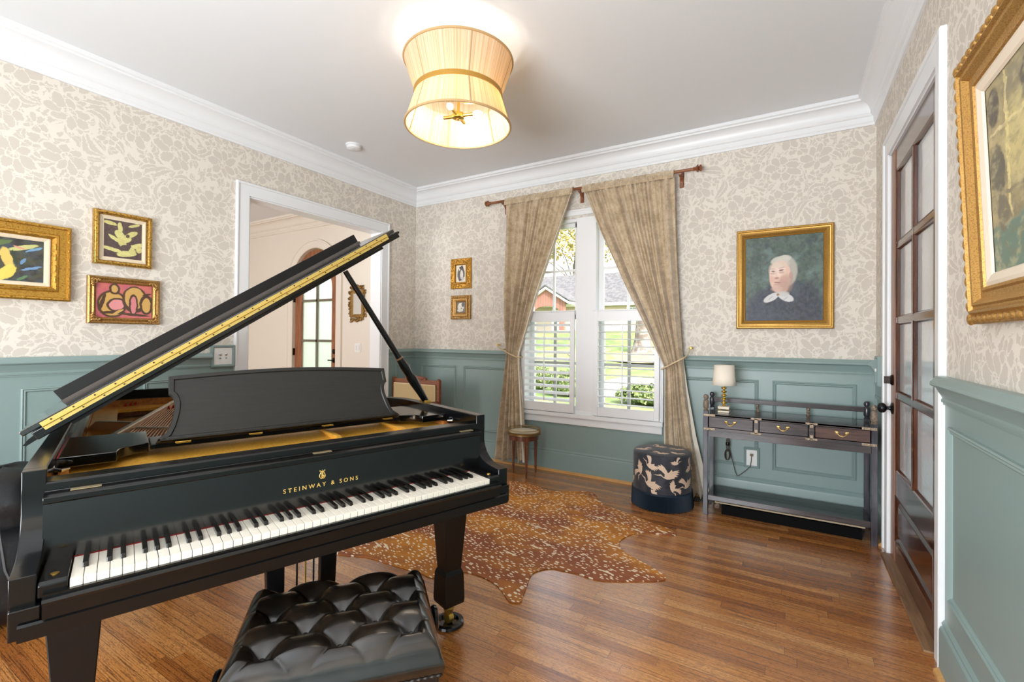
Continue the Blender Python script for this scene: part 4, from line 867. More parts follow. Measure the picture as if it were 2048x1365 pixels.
# music desk
TD = math.radians(68); dsx = lambda x, y, h: (UC+x, .52+y*math.cos(TD)-h*math.sin(TD)-.07, .950+y*math.sin(TD)+h*math.cos(TD))
half = [(0, 0), (.437, 0), (.43, .012), (.408, .030), (.397, .055), (.389, .085), (.384, .110), (.383, .130), (.386, .146), (.391, .156), (.400, .164), (.399, .228)]
topc = [(.399-.798*k/20, .228+.018*math.sin(PI*k/20)) for k in range(1, 20)]
dk = [p for p in half[1:]]+topc+[(-x, y) for x, y in half[::-1][:-1]]
DESK = wood('desk_brown_black', (24,23,21), (31,30,27), .45, 'x', 2.4)
b = MB(); b.prism(dk, -.008, .008, dsx); desk = b.build('music_desk', DESK, piano, smooth=20, bevel=.0015)
cy_ = .12; ins = [(x*(1-.05) if abs(x) > .3 else x, .016+(y-.0)*(.905) if y > .01 else .016) for x, y in dk]
b = MB(); b.path(dk, [(0, .008), (.002, .0125), (.014, .0125), (.017, .008)], closed=True, f=dsx); b.build('desk_edge_moulding', DESK, desk, smooth=25)
b = MB(); b.prism([(-.425, -.0), (.425, 0), (.425, .004), (-.425, .004)], -.06, .03, dsx); b.build('desk_ledge', PB, piano, smooth=0)
for uu in (.25, .47, .73, .99):
    b = MB(); b.tube([(uu-.022, .440, .948), (uu+.022, .440, .948)], .0028, 8); b.box(uu-.020, uu+.020, .425, .455, .9455, .947); b.build('desk_hinge', BRASS, piano, smooth=0)
# lid in two leaves with piano hinge
TH = math.radians(33.8); LP = (-.13, .98)
lidf = lambda s_, v_, h: (LP[0]+s_*math.cos(TH)-h*math.sin(TH), v_, LP[1]+s_*math.sin(TH)+h*math.cos(TH))
lo = [(x+.13, y) for x, y in outline(.012, .57)]; lo = [(min(1.478, x), y) for x, y in lo if y >= .57]; 
b = MB(); b.prism([(1.478, .57)]+lo[1:], -.013, .0155, lidf); b.build('lid', PB, piano, smooth=25, bevel=.003)
b = MB(); b.prism([(-.004, .572), (1.466, .572), (1.466, .99), (-.004, .99)], .0175, .034, lidf); fl = b.build('front_flap', PBG, piano, smooth=0, bevel=.003)
b = MB(); b.box(.085, 1.435, .925, .945, .034, .083); vs = b.v; b.v = [lidf(*p) for p in vs]; b.build('flap_lip', PBD, fl, smooth=0)
b = MB(); b.box(.085, 1.435, .905, .925, .034, .042); b.v = [lidf(*p) for p in b.v]; b.build('lip_felt', FELT_D, fl, smooth=0)
for s_ in (0, 1):
    pl = [(0, 0), (0, .016), (-.022, .012), (-.040, .004), (-.034, -.002)] if s_ == 0 else [(0, 0), (.022, .002), (.028, .009), (.018, .013), (0, .014)]
    bs, bh = ((.02, -.010) if s_ == 0 else (1.464, .001)); b = MB(); b.prism([(bs+x, bh+y) for x, y in pl], .575, .61, lambda x, y, h: lidf(x, h, y)); b.build('lid_corner', PB, piano, smooth=0)
b = MB(); b.box(.047, 1.420, .5675, .5705, .0030, .0298); b.v = [lidf(*p) for p in b.v]; hg = b.build('piano_hinge', BRASSP, piano, smooth=0)
b = MB(); b.tube([lidf(.047, .566, .0164), lidf(1.42, .566, .0164)], .0022, 8); b.build('hinge_pin', M('brass_knuckle', (196,160,74), .4, .05, metal=.7), hg, smooth=60)
for k in range(22):
    for h in (.009, .024):
        ss_ = .075+k*.0612+(.018 if h < .01 else 0); b = MB(); b.lathe([(.0026, 0), (.0026, .0012), (0, .0016)], 8, f=lambda x, y, z: lidf(ss_+x, .5673-z, h+y)); b.build('screw', M('dark_screw', (60,46,24), .4, .05, metal=.7) if k+h == .009 else bpy.data.materials['dark_screw'], hg, smooth=0)
b = MB(); b.box(.10, 1.385, .60, .66, -.026, -.013); b.v = [lidf(*p) for p in b.v]; b.build('lid_batten', PBD, piano, smooth=0)
# prop stick
pb_, pt_ = Vector((1.322, .68, .965)), Vector((.876, .66, 1.612))
b = MB(); pth = [pb_.lerp(pt_, k) for k in (0, .10, .16, .21, .235, .25, .30, .36, .37, .40, .7, 1)]; b.tube(pth, [.016, .020, .024, .026, .020, .021, .023, .018, .0165, .0145, .0135, .012], 12); prp = b.build('lid_prop', PB, piano, smooth=50)
for k in (.215, .365): b = MB(); a_, c_ = pb_.lerp(pt_, k-.006), pb_.lerp(pt_, k+.006); b.tube([a_, c_], .0215 if k < .3 else .0178, 14); b.build('prop_collar', M('copper_collar', (150,112,84), .35, .05, metal=.7) if k < .3 else bpy.data.materials['copper_collar'], prp, smooth=40)
b = MB(); b.box(1.300, 1.336, .66, .72, .962, .978); b.build('prop_bracket', BRASS, piano, smooth=0, bevel=.003)
# legs with casters
def leg(u_, v_, z1=.64):
    b = MB(); sq = [(.050, .100), (.052, .118), (.050, .200), (.048, .236), (.043, .250), (.040, .256), (.066, z1)]
    def ring(w_, z): return [b.V((u_+sx*w_, v_+sy*w_, z)) for sx, sy in ((-1,-1),(1,-1),(1,1),(-1,1))]
    R = [ring(*q) for q in sq]; b.F(R[0][::-1]); b.F(R[-1])
    for A, B in zip(R, R[1:]):
        for k in range(4): j = (k+1) % 4; b.F((A[k], A[j], B[j], B[k]))
    lg = b.build('leg', PBD, piano, smooth=0, bevel=.003)
    b = MB(); b.lathe([(.020, .10), (.018, .085), (.026, .075), (.022, .060)], 14, (u_, v_, 0)); b.tube([(u_-.012, v_, .030), (u_+.012, v_, .030)], .026, 16); b.build('caster', BRASS, lg, smooth=40)
    b = MB(); b.lathe([(.066, 0), (.070, .004), (.068, .014), (.058, .020), (.046, .018), (.040, .006), (0, .006)], 28, (u_, v_, 0)); b.build('caster_cup', M('black_caster_cup', (18,18,20), .15) if u_ < 0 else bpy.data.materials['black_caster_cup'], lg, smooth=30)
leg(-.005, .325); leg(1.245, .325); leg(.30, 1.93)
# pedal lyre
for uu, tl in ((.515, -1), (.712, 1)):
    b = MB(); b.prism([(uu-.034, .64), (uu+.034, .64), (uu+.026-tl*.01, .20), (uu-.026-tl*.01, .20)], .34, .372, lambda x, y, h: (x, h, y)); b.build('lyre_post', PBD, piano, smooth=0, bevel=.003)
b = MB(); b.box(.44, .79, .28, .44, .095, .20); b.build('lyre_box', PBD, piano, smooth=0, bevel=.006)
for k in range(3): b = MB(); b.tube([(.60+k*.03, .37, .2), (.60+k*.03, .37, .64)], .0035, 8); b.build('pedal_rod', BRASS if k == 1 else DARKM, piano, smooth=60)
for k in range(3): b = MB(); b.tube([(.56+k*.055, .29, .115), (.56+k*.055, .22, .112), (.56+k*.055, .17, .100)], [.012, .014, .018], 10); b.build('pedal', BRASS, piano, smooth=60)

# ================================================================== BENCH
LEA = NT('black_leather'); nn_ = LEA.noise(LEA.obj(), 7, 3, .6, dist=.5)
LEA.set(col=LEA.mix(LEA.ss(nn_, .35, .7), s2l((10,9,8)), s2l((34,27,20))), rough=LEA.math('MULTIPLY_ADD', LEA.noise(LEA.obj(), 16, 2), .16, .16), coat=.6, coatr=.16)
LEA.bump(LEA.math('ADD', LEA.noise(LEA.obj(), 240, 4), LEA.math('MULTIPLY', LEA.noise(LEA.map(LEA.obj(), scale=(1,1.7,1)), 24, 4, .7, dist=1.8), 1.6)), .06, .003); LEA = LEA.m
BA = math.radians(48.5); bench = thing('piano_bench', 'black tufted leather piano bench with side knobs, in front of the keyboard', 'bench', (2.64, -3.20, 0), BA)
bx0, bx1, by0, by1 = -.284, .286, -.218, .230; BW, BD = bx1-bx0, by1-by0; bcx, bcy = (bx0+bx1)/2, (by0+by1)/2
def cush(u_, v_):
    a, c = u_*2-1, v_*2-1
    X = bcx+a*BW/2; Y = bcy+c*BD/2
    x_, y_ = X-.0125, Y-.022
    p, q = x_/.195+y_/.168, x_/.195-y_/.168
    pil = (abs(math.sin(PI*p))*abs(math.sin(PI*q)))**.34
    # nearest button
    db = 9
    for i in range(-3, 4):
        for j in range(-4, 5):
            if (i+j) % 2 == 0: 
                bxx, byy = i*.0975, j*.084; d_ = math.hypot(x_-bxx, y_-byy); db = min(db, d_) if (abs(bxx) < .21 and abs(byy) < .19) else db
    edge = min(BW/2*(1-abs(a)), BD/2*(1-abs(c)))
    ein = 1-math.exp(-edge/.030)
    z = .405+.056*min(1, (edge/.045))**.5 + .020*pil*ein - .030*math.exp(-(db/.030)**1.2)*ein
    bul = .010*math.sin(min(1, edge/.02)*PI/2)
    s_ = 1.0
    return (X*s_, Y*s_, z)
b = MB()
def warpc(t): 
    # finer sampling close to the edges
    return .5-.5*math.cos(PI*t)*(1-.0) if False else t
b.grid(150, 126, lambda u_, v_: cush(u_, v_))
ny, nx = 126, 150
def eidx(): return [j*(nx+1) for j in range(0)]
ringi = [i for i in range(nx+1)]+[j*(nx+1)+nx for j in range(1, ny+1)]+[ny*(nx+1)+i for i in range(nx-1, -1, -1)]+[j*(nx+1) for j in range(ny-1, 0, -1)]
prev_ = ringi
for k, (o_, z_) in enumerate(((.006, .396), (.008, .380), (.004, .366), (.0, .358))):
    cur_ = []
    for i in ringi:
        x, y, z = b.v[i]; dx = o_ if x > bcx+BW/2-1e-4 else (-o_ if x < bcx-BW/2+1e-4 else 0); dy = o_ if y > bcy+BD/2-1e-4 else (-o_ if y < bcy-BD/2+1e-4 else 0)
        cur_.append(b.V((x+dx, y+dy, z_)))
    for q in range(len(ringi)): j = (q+1) % len(ringi); b.F((prev_[q], prev_[j], cur_[j], cur_[q]))
    prev_ = cur_
cu = b.build('seat_cushion', LEA, bench, smooth=70)
for i in range(-3, 4):
    for j in range(-4, 5):
        bxx, byy = i*.0975, j*.084
        if (i+j) % 2 == 0 and abs(bxx) < .21 and abs(byy) < .19: bp = MB(); bp.sph((bxx+.0125, byy+.022, .4440), (.0075, .0075, .004), 12, 6); bp.build('button', LEA, cu, smooth=80)
b = MB(); pts = []
per = [(bx0, by0), (bx1, by0), (bx1, by1), (bx0, by1)]
for k in range(4):
    p0_, p1_ = Vector(per[k]), Vector(per[(k+1) % 4]); n_ = int((p1_-p0_).length/.004)
    for q in range(n_):
        pp = p0_.lerp(p1_, q/n_); pts.append((pp.x*1.004, pp.y*1.004, .357))
b.tube(pts, [.0042+.0016*math.sin(k*1.4) for k in range(len(pts))], 6, closed=True); b.build('welt_braid', M('dark_leather_braid', (34,26,22), .45, .3, 300), bench, smooth=60)
b = MB(); b.box(bx0+.006, bx1-.006, by0+.006, by1-.006, .235, .356); b.build('leather_skirt', black('dark_brown_skirt', (30,22,19), .45, coat=0), bench, smooth=0, bevel=.004)
for s_, yy in ((1, .085), (-1, -.055)):
    b = MB(); xb = bx1 if s_ > 0 else bx0; b.lathe([(.010, 0), (.010, .010), (.030, .012), (.040, .018), (.044, .026), (.040, .036), (.030, .040), (.014, .042), (.012, .046), (.010, .052), (0, .053)], 24, f=lambda x, y, z: (xb+s_*(z-.004), yy+x, .335+y)); b.build('height_knob', PB, bench, smooth=40)
for sx in (bx0+.045, bx1-.045):
    for sy in (by0+.045, by1-.045):
        b = MB(); b.prism([(-.024, -.024), (.024, -.024), (.024, .024), (-.024, .024)], 0, .24, lambda x, y, h: (sx+x*(.7+.3*h/.24), sy+y*(.7+.3*h/.24), h)); b.build('leg', PBD, bench, smooth=0, bevel=.002)

# ================================================================== RUG
RP = [(1.50,-.62),(1.655,-.526),(1.851,-.505),(2.0,-.56),(2.125,-.571),(2.28,-.47),(2.391,-.433),(2.47,-.49),(2.52,-.567),(2.59,-.66),(2.641,-.674),(2.82,-.74),(2.99,-.812),(3.10,-.845),(3.17,-.883),(3.195,-.925),(3.175,-.961),(3.10,-.985),(3.007,-1.01),(2.95,-1.065),(2.923,-1.128),(2.905,-1.20),(2.915,-1.281),(2.96,-1.345),(3.018,-1.391),(3.12,-1.44),(3.219,-1.497),(3.262,-1.54),(3.24,-1.59),(3.16,-1.645),(3.058,-1.709),(2.98,-1.75),(2.909,-1.765),(2.82,-1.755),(2.747,-1.769),(2.69,-1.775),(2.645,-1.82),(2.622,-1.87),(2.626,-1.927),(2.66,-2.03),(2.687,-2.118),(2.70,-2.145),(2.695,-2.17),(2.665,-2.188),(2.634,-2.177),(2.56,-2.12),(2.48,-2.078),(2.38,-2.060),(2.293,-2.07),(2.24,-2.13),(2.21,-2.185),(2.16,-2.215),(2.10,-2.205),(1.991,-2.215),(1.85,-2.222),(1.699,-2.232),(1.60,-2.27),(1.50,-2.30),(1.44,-2.26),(1.40,-2.12),(1.30,-2.0),(1.10,-1.96),(.86,-1.98),(.80,-1.92),(.92,-1.78),(1.04,-1.60),(1.02,-1.40),(1.02,-1.20),(.94,-1.04),(.80,-.90),(.84,-.82),(1.0,-.80),(1.2,-.78),(1.34,-.70)]
def rugmat():
    t = NT('axis_deer_hide'); P = t.pos()
    wz = t.vmath('SUBTRACT', t.noise(P, 3.0, 2, out=1), (.5,.5,.5)); p = t.vmath('ADD', t.vmath('MULTIPLY', P, (1,1,0)), t.vmath('SCALE', wz, .10))
    p = t.map(p, rot=(0, 0, math.radians(14)))
    v = t.vor(t.vmath('MULTIPLY', p, (.42, 1.0, 1.0)), 52.0, rnd=.95, dims='2D'); rv = t.sep(v.outputs['Color'])
    sp = t.math('LESS_THAN', v.outputs['Distance'], t.math('MULTIPLY_ADD', rv[0], .20, .13)); sp = t.math('MULTIPLY', sp, t.math('GREATER_THAN', rv[1], .22))
    v2 = t.vor(t.vmath('MULTIPLY', p, (.16, 1.0, 1.0)), 11.0, rnd=1.0, dims='2D'); sp2 = t.math('MULTIPLY', t.math('LESS_THAN', v2.outputs['Distance'], .085), t.math('GREATER_THAN', t.sep(v2.outputs['Color'])[0], .45))
    sp = t.math('MAXIMUM', sp, sp2)
    n1 = t.noise(t.map(P, scale=(.7, 1.6, 1)), 1.7, 3, .55); n2 = t.noise(P, 9, 3)
    base = t.mix(t.ss(n1, .40, .62), s2l((154,88,52)), s2l((206,134,44))); base = t.mix(t.math('MULTIPLY', t.ss(n2, .45, .7), .35), base, s2l((112,58,40)))
    fib = t.noise(t.map(P, scale=(30, 200, 1), rot=(0,0,.24)), 2.0, 3)
    c = t.mix(sp, base, s2l((250,232,204))); c = t.mix(t.math('MULTIPLY', t.ss(fib, .4, .7), .22), c, s2l((70,34,20)))
    t.set(col=c, rough=.6, spec=.3); t.bump(fib, .25, .003); return t.m
cxr, cyr = sum(p[0] for p in RP)/len(RP), sum(p[1] for p in RP)/len(RP)
def smoothpoly(P, n=3):
    out = []; N = len(P)
    for i in range(N):
        a, b_, c, d = (Vector(P[(i+k-1) % N]) for k in range(4))
        for q in range(n):
            t_ = q/n; out.append(tuple(.5*((2*b_)+(-a+c)*t_+(2*a-5*b_+4*c-d)*t_*t_+(-a+3*b_-3*c+d)*t_**3)))
    return out
b = MB(); SP = smoothpoly(RP); b.prism(SP, .001, .006); rugm = b.build('hide_rug', rugmat(), smooth=0)
tag(rugm, 'brown axis deer hide rug with white spots on the oak floor', 'rug')

# ================================================================== SIDE TABLE
tb_ = thing('side_table', 'small round wooden table with a marble top and pierced brass gallery by the left curtain', 'table', (1.655, -.275, 0))
R0, ZT = .155, .418; TW = wood('mahogany_small_table', (84,44,28), (128,72,46), .3, 'z')
b = MB(); b.lathe([(0, ZT-.012), (R0-.012, ZT-.012), (R0-.010, ZT-.002), (R0-.016, ZT), (0, ZT)], 48); b.build('marble_top', M('cream_marble', (224,214,192), .3, .1, 14), tb_, smooth=30)
b = MB(); b.lathe([(R0-.002, ZT-.030), (R0+.006, ZT-.026), (R0+.004, ZT-.008), (R0+.006, ZT-.004), (R0-.002, ZT-.002)], 64, cap=False)
b.tube([(( R0+.002)*math.cos(2*PI*k/64), (R0+.002)*math.sin(2*PI*k/64), ZT+.022) for k in range(64)], .003, 6, closed=True)
for k in range(84):
    a0, a1 = 2*PI*k/84, 2*PI*(k+1)/84; q = lambda a, z: ((R0+.002)*math.cos(a), (R0+.002)*math.sin(a), z); b.tube([q(a0, ZT-.002), q(a1, ZT+.020)], .0013, 4); b.tube([q(a1, ZT-.002), q(a0, ZT+.020)], .0013, 4)
b.build('brass_gallery', M('aged_brass', (150,124,78), .35, .2, 40, metal=.8), tb_, smooth=40)
b = MB(); b.lathe([(R0-.012, ZT-.012), (R0-.012, ZT-.075), (R0-.030, ZT-.075), (R0-.030, ZT-.012)], 48, cap=False); b.build('apron', TW, tb_, smooth=30)
for ang in (-50, 165, 62):
    a_ = math.radians(ang); lx, ly = (R0-.016)*math.cos(a_), (R0-.016)*math.sin(a_)
    b = MB(); b.lathe([(.018, ZT-.075), (.017, ZT-.105), (.011, ZT-.112), (.015, ZT-.120), (.0165, ZT-.130), (.010, .075), (.014, .068), (.014, .058), (.011, .052), (.008, .0), (0, 0)], 10, (lx, ly, 0)); b.box(lx-.015, lx+.015, ly-.015, ly+.015, ZT-.076, ZT-.014); b.build('leg', TW, tb_, smooth=30)

# ================================================================== OTTOMAN
ot = thing('ottoman', 'round dark ottoman printed with pale flying cranes and a navy fringe', 'ottoman', (2.968, -.358, 0))
RO, HO = .222, .425
CL = NT('dark_crane_fabric'); cn = CL.noise(CL.obj(), 7, 3, .6); CL.set(col=CL.mix(CL.ss(cn, .4, .7), s2l((34,38,48)), s2l((66,66,74))), rough=.7, sheen=.2); CRN = M('blush_crane_print', (222,196,172), .7, .05, 60)
b = MB(); b.lathe([(RO-.004, .105), (RO, .12), (RO, HO-.022), (RO-.006, HO-.008), (RO-.020, HO), (0, HO+.004)], 72)
crane = [(-1.0,.10),(-.62,.13),(-.50,.17),(-.42,.12),(-.30,-.02),(-.22,-.02),(-.20,.18),(-.42,.40),(-.62,.52),(-.82,.60),(-.66,.62),(-.80,.72),(-.58,.70),(-.66,.82),(-.44,.76),(-.46,.90),(-.22,.70),(-.06,.44),(.02,.26),(.14,.34),(.30,.52),(.34,.36),(.50,.40),(.90,.44),(.70,.32),(.92,.28),(.66,.20),(.86,.12),(.58,.08),(.76,-.04),(.48,-.04),(.50,-.14),(.26,-.16),(.10,-.20),(-.10,-.18),(-.28,-.10),(-.42,.02),(-.52,.06),(-.70,.06)]
def addcrane(b, cx, cy, s_, ang, flip, f):
    ca, sa = math.cos(math.radians(ang)), math.sin(math.radians(ang)); P = []
    for x, y in crane:
        x = x*flip; y -= .25; P.append((cx+(x*ca-y*sa)*s_, cy+(x*sa+y*ca)*s_))
    tri = geometry.tessellate_polygon([[Vector((x, y, 0)) for x, y in P]])
    bm_ = bmesh.new(); vs_ = [bm_.verts.new((x, y, 0)) for x, y in P]
    for t_ in tri:
        try: bm_.faces.new([vs_[i] for i in t_])
        except ValueError: pass
    for _ in range(2):
        es = [e for e in bm_.edges if e.calc_length() > .02]
        if es: bmesh.ops.subdivide_edges(bm_, edges=es, cuts=1); bmesh.ops.triangulate(bm_, faces=bm_.faces)
    bm_.verts.index_update(); idx = [b.V(f(v.co.x, v.co.y)) for v in bm_.verts]; b.cur = 1
    for fc_ in bm_.faces: b.F([idx[v.index] for v in fc_.verts])
    bm_.free(); b.cur = 0
def cyl(x, y):
    a = math.radians(-68)+x/RO; return ((RO+.0008)*math.cos(a), (RO+.0008)*math.sin(a), y)
for q in ((.005,.300,.105,2,1),(-.120,.225,.100,-34,1),(-.235,.290,.090,78,1),(.165,.215,.090,12,1),(.060,.185,.075,-70,-1),(-.09,.155,.060,-60,1),(.205,.345,.072,50,-1),(-.120,.358,.078,-36,1),(.07,.385,.05,15,-1),(.30,.30,.07,20,1),(-.36,.20,.07,10,1),(.42,.2,.08,-30,1),(.55,.32,.08,20,1),(-.5,.33,.08,30,-1)): addcrane(b, *q, cyl)
topf = lambda x, y: (x, y, HO+.0045-.004*(math.hypot(x, y)/RO)**2 if math.hypot(x, y) < RO-.03 else HO-.0+.0008)
for q in ((.015,-.125,.080,10,1),(.13,-.07,.068,-20,-1),(-.125,-.05,.085,25,-1),(-.05,.10,.085,-15,1),(.10,.07,.075,30,1)): addcrane(b, *q, topf)
b.build('upholstery', [CL.m, CRN], ot, smooth=40, recalc=False)
b = MB(); nf = 230
def frg(u_, v_):
    k = u_*nf*2*PI; r_ = RO+.004+.0060*abs(math.sin(k/2))+.004*v_+.002*math.sin(u_*47)*v_; a = 2*PI*u_; return (r_*math.cos(a), r_*math.sin(a), .128-.124*v_+(.004*math.sin(u_*311) if v_ > .9 else 0))
b.grid(nf*6, 5, frg); o = b.build('fringe', M('navy_fringe', (18,36,52), .6, .4, 200), ot, smooth=60, recalc=False)
b = MB(); b.lathe([(RO+.004, .118), (RO+.009, .120), (RO+.009, .132), (RO+.003, .134)], 72, cap=False); b.build('fringe_heading', M('navy_braid', (24,42,60), .5, .3, 200), ot, smooth=40)

# ================================================================== CONSOLE TABLE
CWD = wood('blackened_hardwood', (40,38,44), (74,62,62), .22, 'x', coat=.35); CWD2 = wood('reddish_hardwood', (58,36,32), (98,66,56), .25, 'x', coat=.3); CWDZ = wood('blackened_hardwood_upright', (38,38,46), (66,62,70), .25, 'z', coat=.3)
WORN = gilt('worn_brass_mount', (138,122,102), (76,64,54), .4, 120, .55, .3); CARV = gilt('carved_pale_wood', (128,112,96), (44,36,34), .5, 50, .05, .5)
con = thing('console_table', 'dark antique three-drawer console table against the sage wainscot', 'table', (0, 0, 0))
cx0, cx1, cyf, cyb = 3.285, 4.322, -.435, -.075
def post(x, y, front):
    b = MB(); b.box(x-.0165, x+.0165, y-.0165, y+.0165, 0, .775 if front else .762)
    b.build('leg', CWDZ, con, smooth=0, bevel=.002)
    b = MB(); z0 = .775 if front else .762
    b.lathe([(.016, z0), (.019, z0+.006), (.012, z0+.012), (.018, z0+.020), (.020, z0+.030), (.019, z0+.070), (.016, z0+.080), (.010, z0+.086), (.017, z0+.092), (.019, z0+.104), (.016, z0+.116), (.008, z0+.122), (0, z0+.123)], 12, (x, y, 0)); b.build('finial', CARV if front else CWDZ, con, smooth=30)
for x in (cx0+.0165, cx1-.0165):
    post(x, cyf+.0165, True); post(x, cyb-.0165, False)
b = MB(); b.box(cx0+.01, cx1-.01, cyf+.004, cyb-.004, .738, .752); b.build('top', CWD, con, smooth=0, bevel=.002)
b = MB(); b.box(cx0+.033, cx1-.033, cyf+.004, cyf+.020, .733, .754); b.box(cx0+.033, cx1-.033, cyf+.004, cyf+.020, .632, .652); b.box(cx0+.033, cx1-.033, cyf+.006, cyf+.018, .585, .632)
for x in (3.636, 3.968): b.box(x-.016, x+.016, cyf+.004, cyf+.020, .632, .754)
b.box(cx0+.033, cx1-.033, cyb-.03, cyb-.01, .632, .740); b.box(cx0+.006, cx0+.026, cyf+.03, cyb-.03, .60, .740); b.box(cx1-.026, cx1-.006, cyf+.03, cyb-.03, .60, .740); b.box(cx0+.03, cx1-.03, cyf+.02, cyb-.02, .636, .642)
b.build('apron_frame', CWD, con, smooth=0, bevel=.0015)
for i, (xa, xb) in enumerate(((cx0+.035, 3.618), (3.654, 3.950), (3.986, cx1-.035))):
    b = MB(); b.box(xa+.003, xb-.003, cyf+.008, cyf+.30, .655, .731); dw = b.build('drawer', CWD2 if i == 2 else CWD, con, smooth=0, bevel=.0015)
    xm, ym, zm_ = (xa+xb)/2, cyf+.007, .694; b = MB()
    for s_ in (-1, 1):
        b.sph((xm+s_*.026, ym, zm_+.006), (.012, .004, .013), 10, 6); b.sph((xm+s_*.034, ym, zm_+.012), (.007, .003, .007), 8, 5); b.sph((xm+s_*.026, ym-.006, zm_+.005), .005, 8, 6)
    b.tube([(xm-.026+.052*k/8, ym-.010-.004*math.sin(PI*k/8), zm_+.003-.018*math.sin(PI*k/8)) for k in range(9)], [.0022+.002*math.sin(PI*k/8) for k in range(9)], 8)
    b.sph((xm, ym-.012, zm_-.012), (.008, .004, .006), 8, 6); b.build('bail_handle', M('handle_brass', (188,160,104), .35, .2, 60, metal=.8) if i == 0 else bpy.data.materials['handle_brass'], dw, smooth=60)
for x in (3.636, 3.968):
    for z, s_ in ((.745, -1), (.640, 1)):
        b = MB(); b.box(x-.030, x+.030, cyf+.0015, cyf+.0035, z-.006, z+.006); b.box(x-.009, x+.009, cyf+.0015, cyf+.0035, min(z, z+s_*.028), max(z, z+s_*.028))
        for q in (-.030, -.012, .012, .030): b.sph((x+q, cyf+.002, z), (.006, .002, .0075), 8, 5)
        b.build('brass_mount', WORN, con, smooth=0)
for xa, s_ in ((cx0+.004, 1), (cx1-.004, -1)):
    for z in (.745, .642):
        b = MB(); x1_ = xa+s_*.078; b.box(min(xa, x1_), max(xa, x1_), cyf-.0015, cyf+.003, z-.008, z+.008)
        for q in (.012, .04, .07): b.sph((xa+s_*q, cyf-.001, z), (.009, .002, .010), 8, 5)
        b.build('corner_strap', WORN, con, smooth=0)
b = MB(); b.box(cx0+.02, cx1-.02, cyb-.024, cyb-.008, .808, .842); b.build('back_rail', CWD, con, smooth=0, bevel=.002)
for x in (3.628, 3.958):
    b = MB(); b.lathe([(.011, .752), (.013, .756), (.013, .762), (.008, .767), (.012, .774), (.012, .780), (.007, .786), (.012, .794), (.012, .800), (.009, .808)], 12, (x, cyb-.016, 0)); b.build('spindle', CARV, con, smooth=30)
b = MB(); b.box(cx0+.02, cx1-.02, cyf+.012, cyb-.006, .118, .130); b.build('lower_shelf', black('polished_black_shelf', (6,8,10), .12, coat=.1), con, smooth=0)
b = MB(); b.box(cx0+.033, cx1-.033, cyf+.004, cyf+.024, .113, .150); b.build('lower_rail', CWD, con, smooth=0, bevel=.003)
b = MB(); b.box(cx0+.12, cx1-.07, cyf+.075, cyb-.05, 0, .070); b.build('low_black_box', black('matt_black_box', (3,3,4), .6, coat=0, spec=.1), con, smooth=0)  # low matt black box on the floor beneath the lower shelf
b = MB(); b.box(cx0+.08, cx1-.06, cyf+.026, cyf+.034, .094, .104); b.build('shelf_edge_strip', M('pale_wood_strip', (176,160,130), .5, .08), con, smooth=0)
for x, yy in ((cx0+.09, cyf+.06), (cx0+.09, cyb-.05)):
    b = MB(); b.lathe([(.012, .118), (.020, .10), (.014, .085), (.022, .07), (.018, .05)], 10, (x, yy, 0)); b.build('carved_drop', CARV, con, smooth=30)

# ---- lamp on the console
la = thing('table_lamp', 'small brass lamp with a cream shade standing on the left end of the console table', 'lamp', (3.408, -.262, .752))
b = MB()
for z in (0, .026): b.box(-.040, .040, -.040, .040, z, z+(.014 if z == 0 else .020))
b.build('marble_base', M('cream_stone_base', (226,214,190), .35, .06), la, smooth=0, bevel=.003)
b = MB()
for x in (-.026, .026):
    for y in (-.026, .026): b.tube([(x, y, .012), (x, y, .028)], .003, 6)
pr = [(.010, .046), (.012, .052)]
for k in range(5): z = .060+k*.028; pr += [(.006, z), (.008, z+.004), (.021, z+.010), (.022, z+.013), (.021, z+.016), (.008, z+.021)]
pr += [(.006, .205), (.006, .240)]; b.lathe(pr, 24); b.build('stem', BRASS, la, smooth=40)
b = MB(); b.lathe([(.086, .208), (.078, .26), (.071, .361)], 40, cap=False); o = b.build('lamp_shade', M('cream_linen_shade', (238,228,212), .8, .02), la, smooth=60, recalc=False); o.modifiers.new('s', 'SOLIDIFY').thickness = .002
# power cord and outlet
ol = thing('power_outlet', 'white wall outlet in a sage moulding above the console shelf', 'outlet', mw=MBk(3.584, .372, -.012))
b = MB(); b.box(-.038, .038, -.062, .062, 0, .006); b.build('cover_plate', wp, ol, smooth=0, bevel=.002)
b = MB(); b.box(-.017, .017, .008, .042, .006, .009); b.box(-.017, .017, -.042, -.008, .006, .009); b.build('socket', wp, ol, smooth=0, bevel=.001)
b = MB(); b.rect(.114, .160, [(0, 0), (0, .016), (.008, .022), (.016, .018), (.020, .010)]); b.box(.01, .104, .01, .150, 0, .010); o = b.build('trim_26', SAGE, smooth=0); o.matrix_world = MBk(3.527, .292); struct(o)
cdm = M('brown_lamp_cord', (70,60,46), .5, .2); lw_ = lambda p: (p[0]-3.408, p[1]+.262, p[2]-.752)
b = MB(lw_); P_ = [(3.398, -.045, .60), (3.402, -.04, .56), (3.41, -.05, .50), (3.43, -.045, .40), (3.45, -.04, .33), (3.468, -.035, .25), (3.482, -.03, .215), (3.50, -.03, .225), (3.545, -.035, .27), (3.575, -.035, .305), (3.582, -.03, .35), (3.584, -.028, .395)]
b.tube([(3.405, -.225, .760), (3.40, -.10, .757), (3.398, -.060, .757), (3.397, -.050, .745)]+P_, .0028, 6)
for k in range(3): b.tube([(3.412+.010*math.sin(t_*PI/8)*(k-1)+.003*k, -.045-.004*k, .53-.016*t_+.004*k) for t_ in range(9)], .0028, 6)
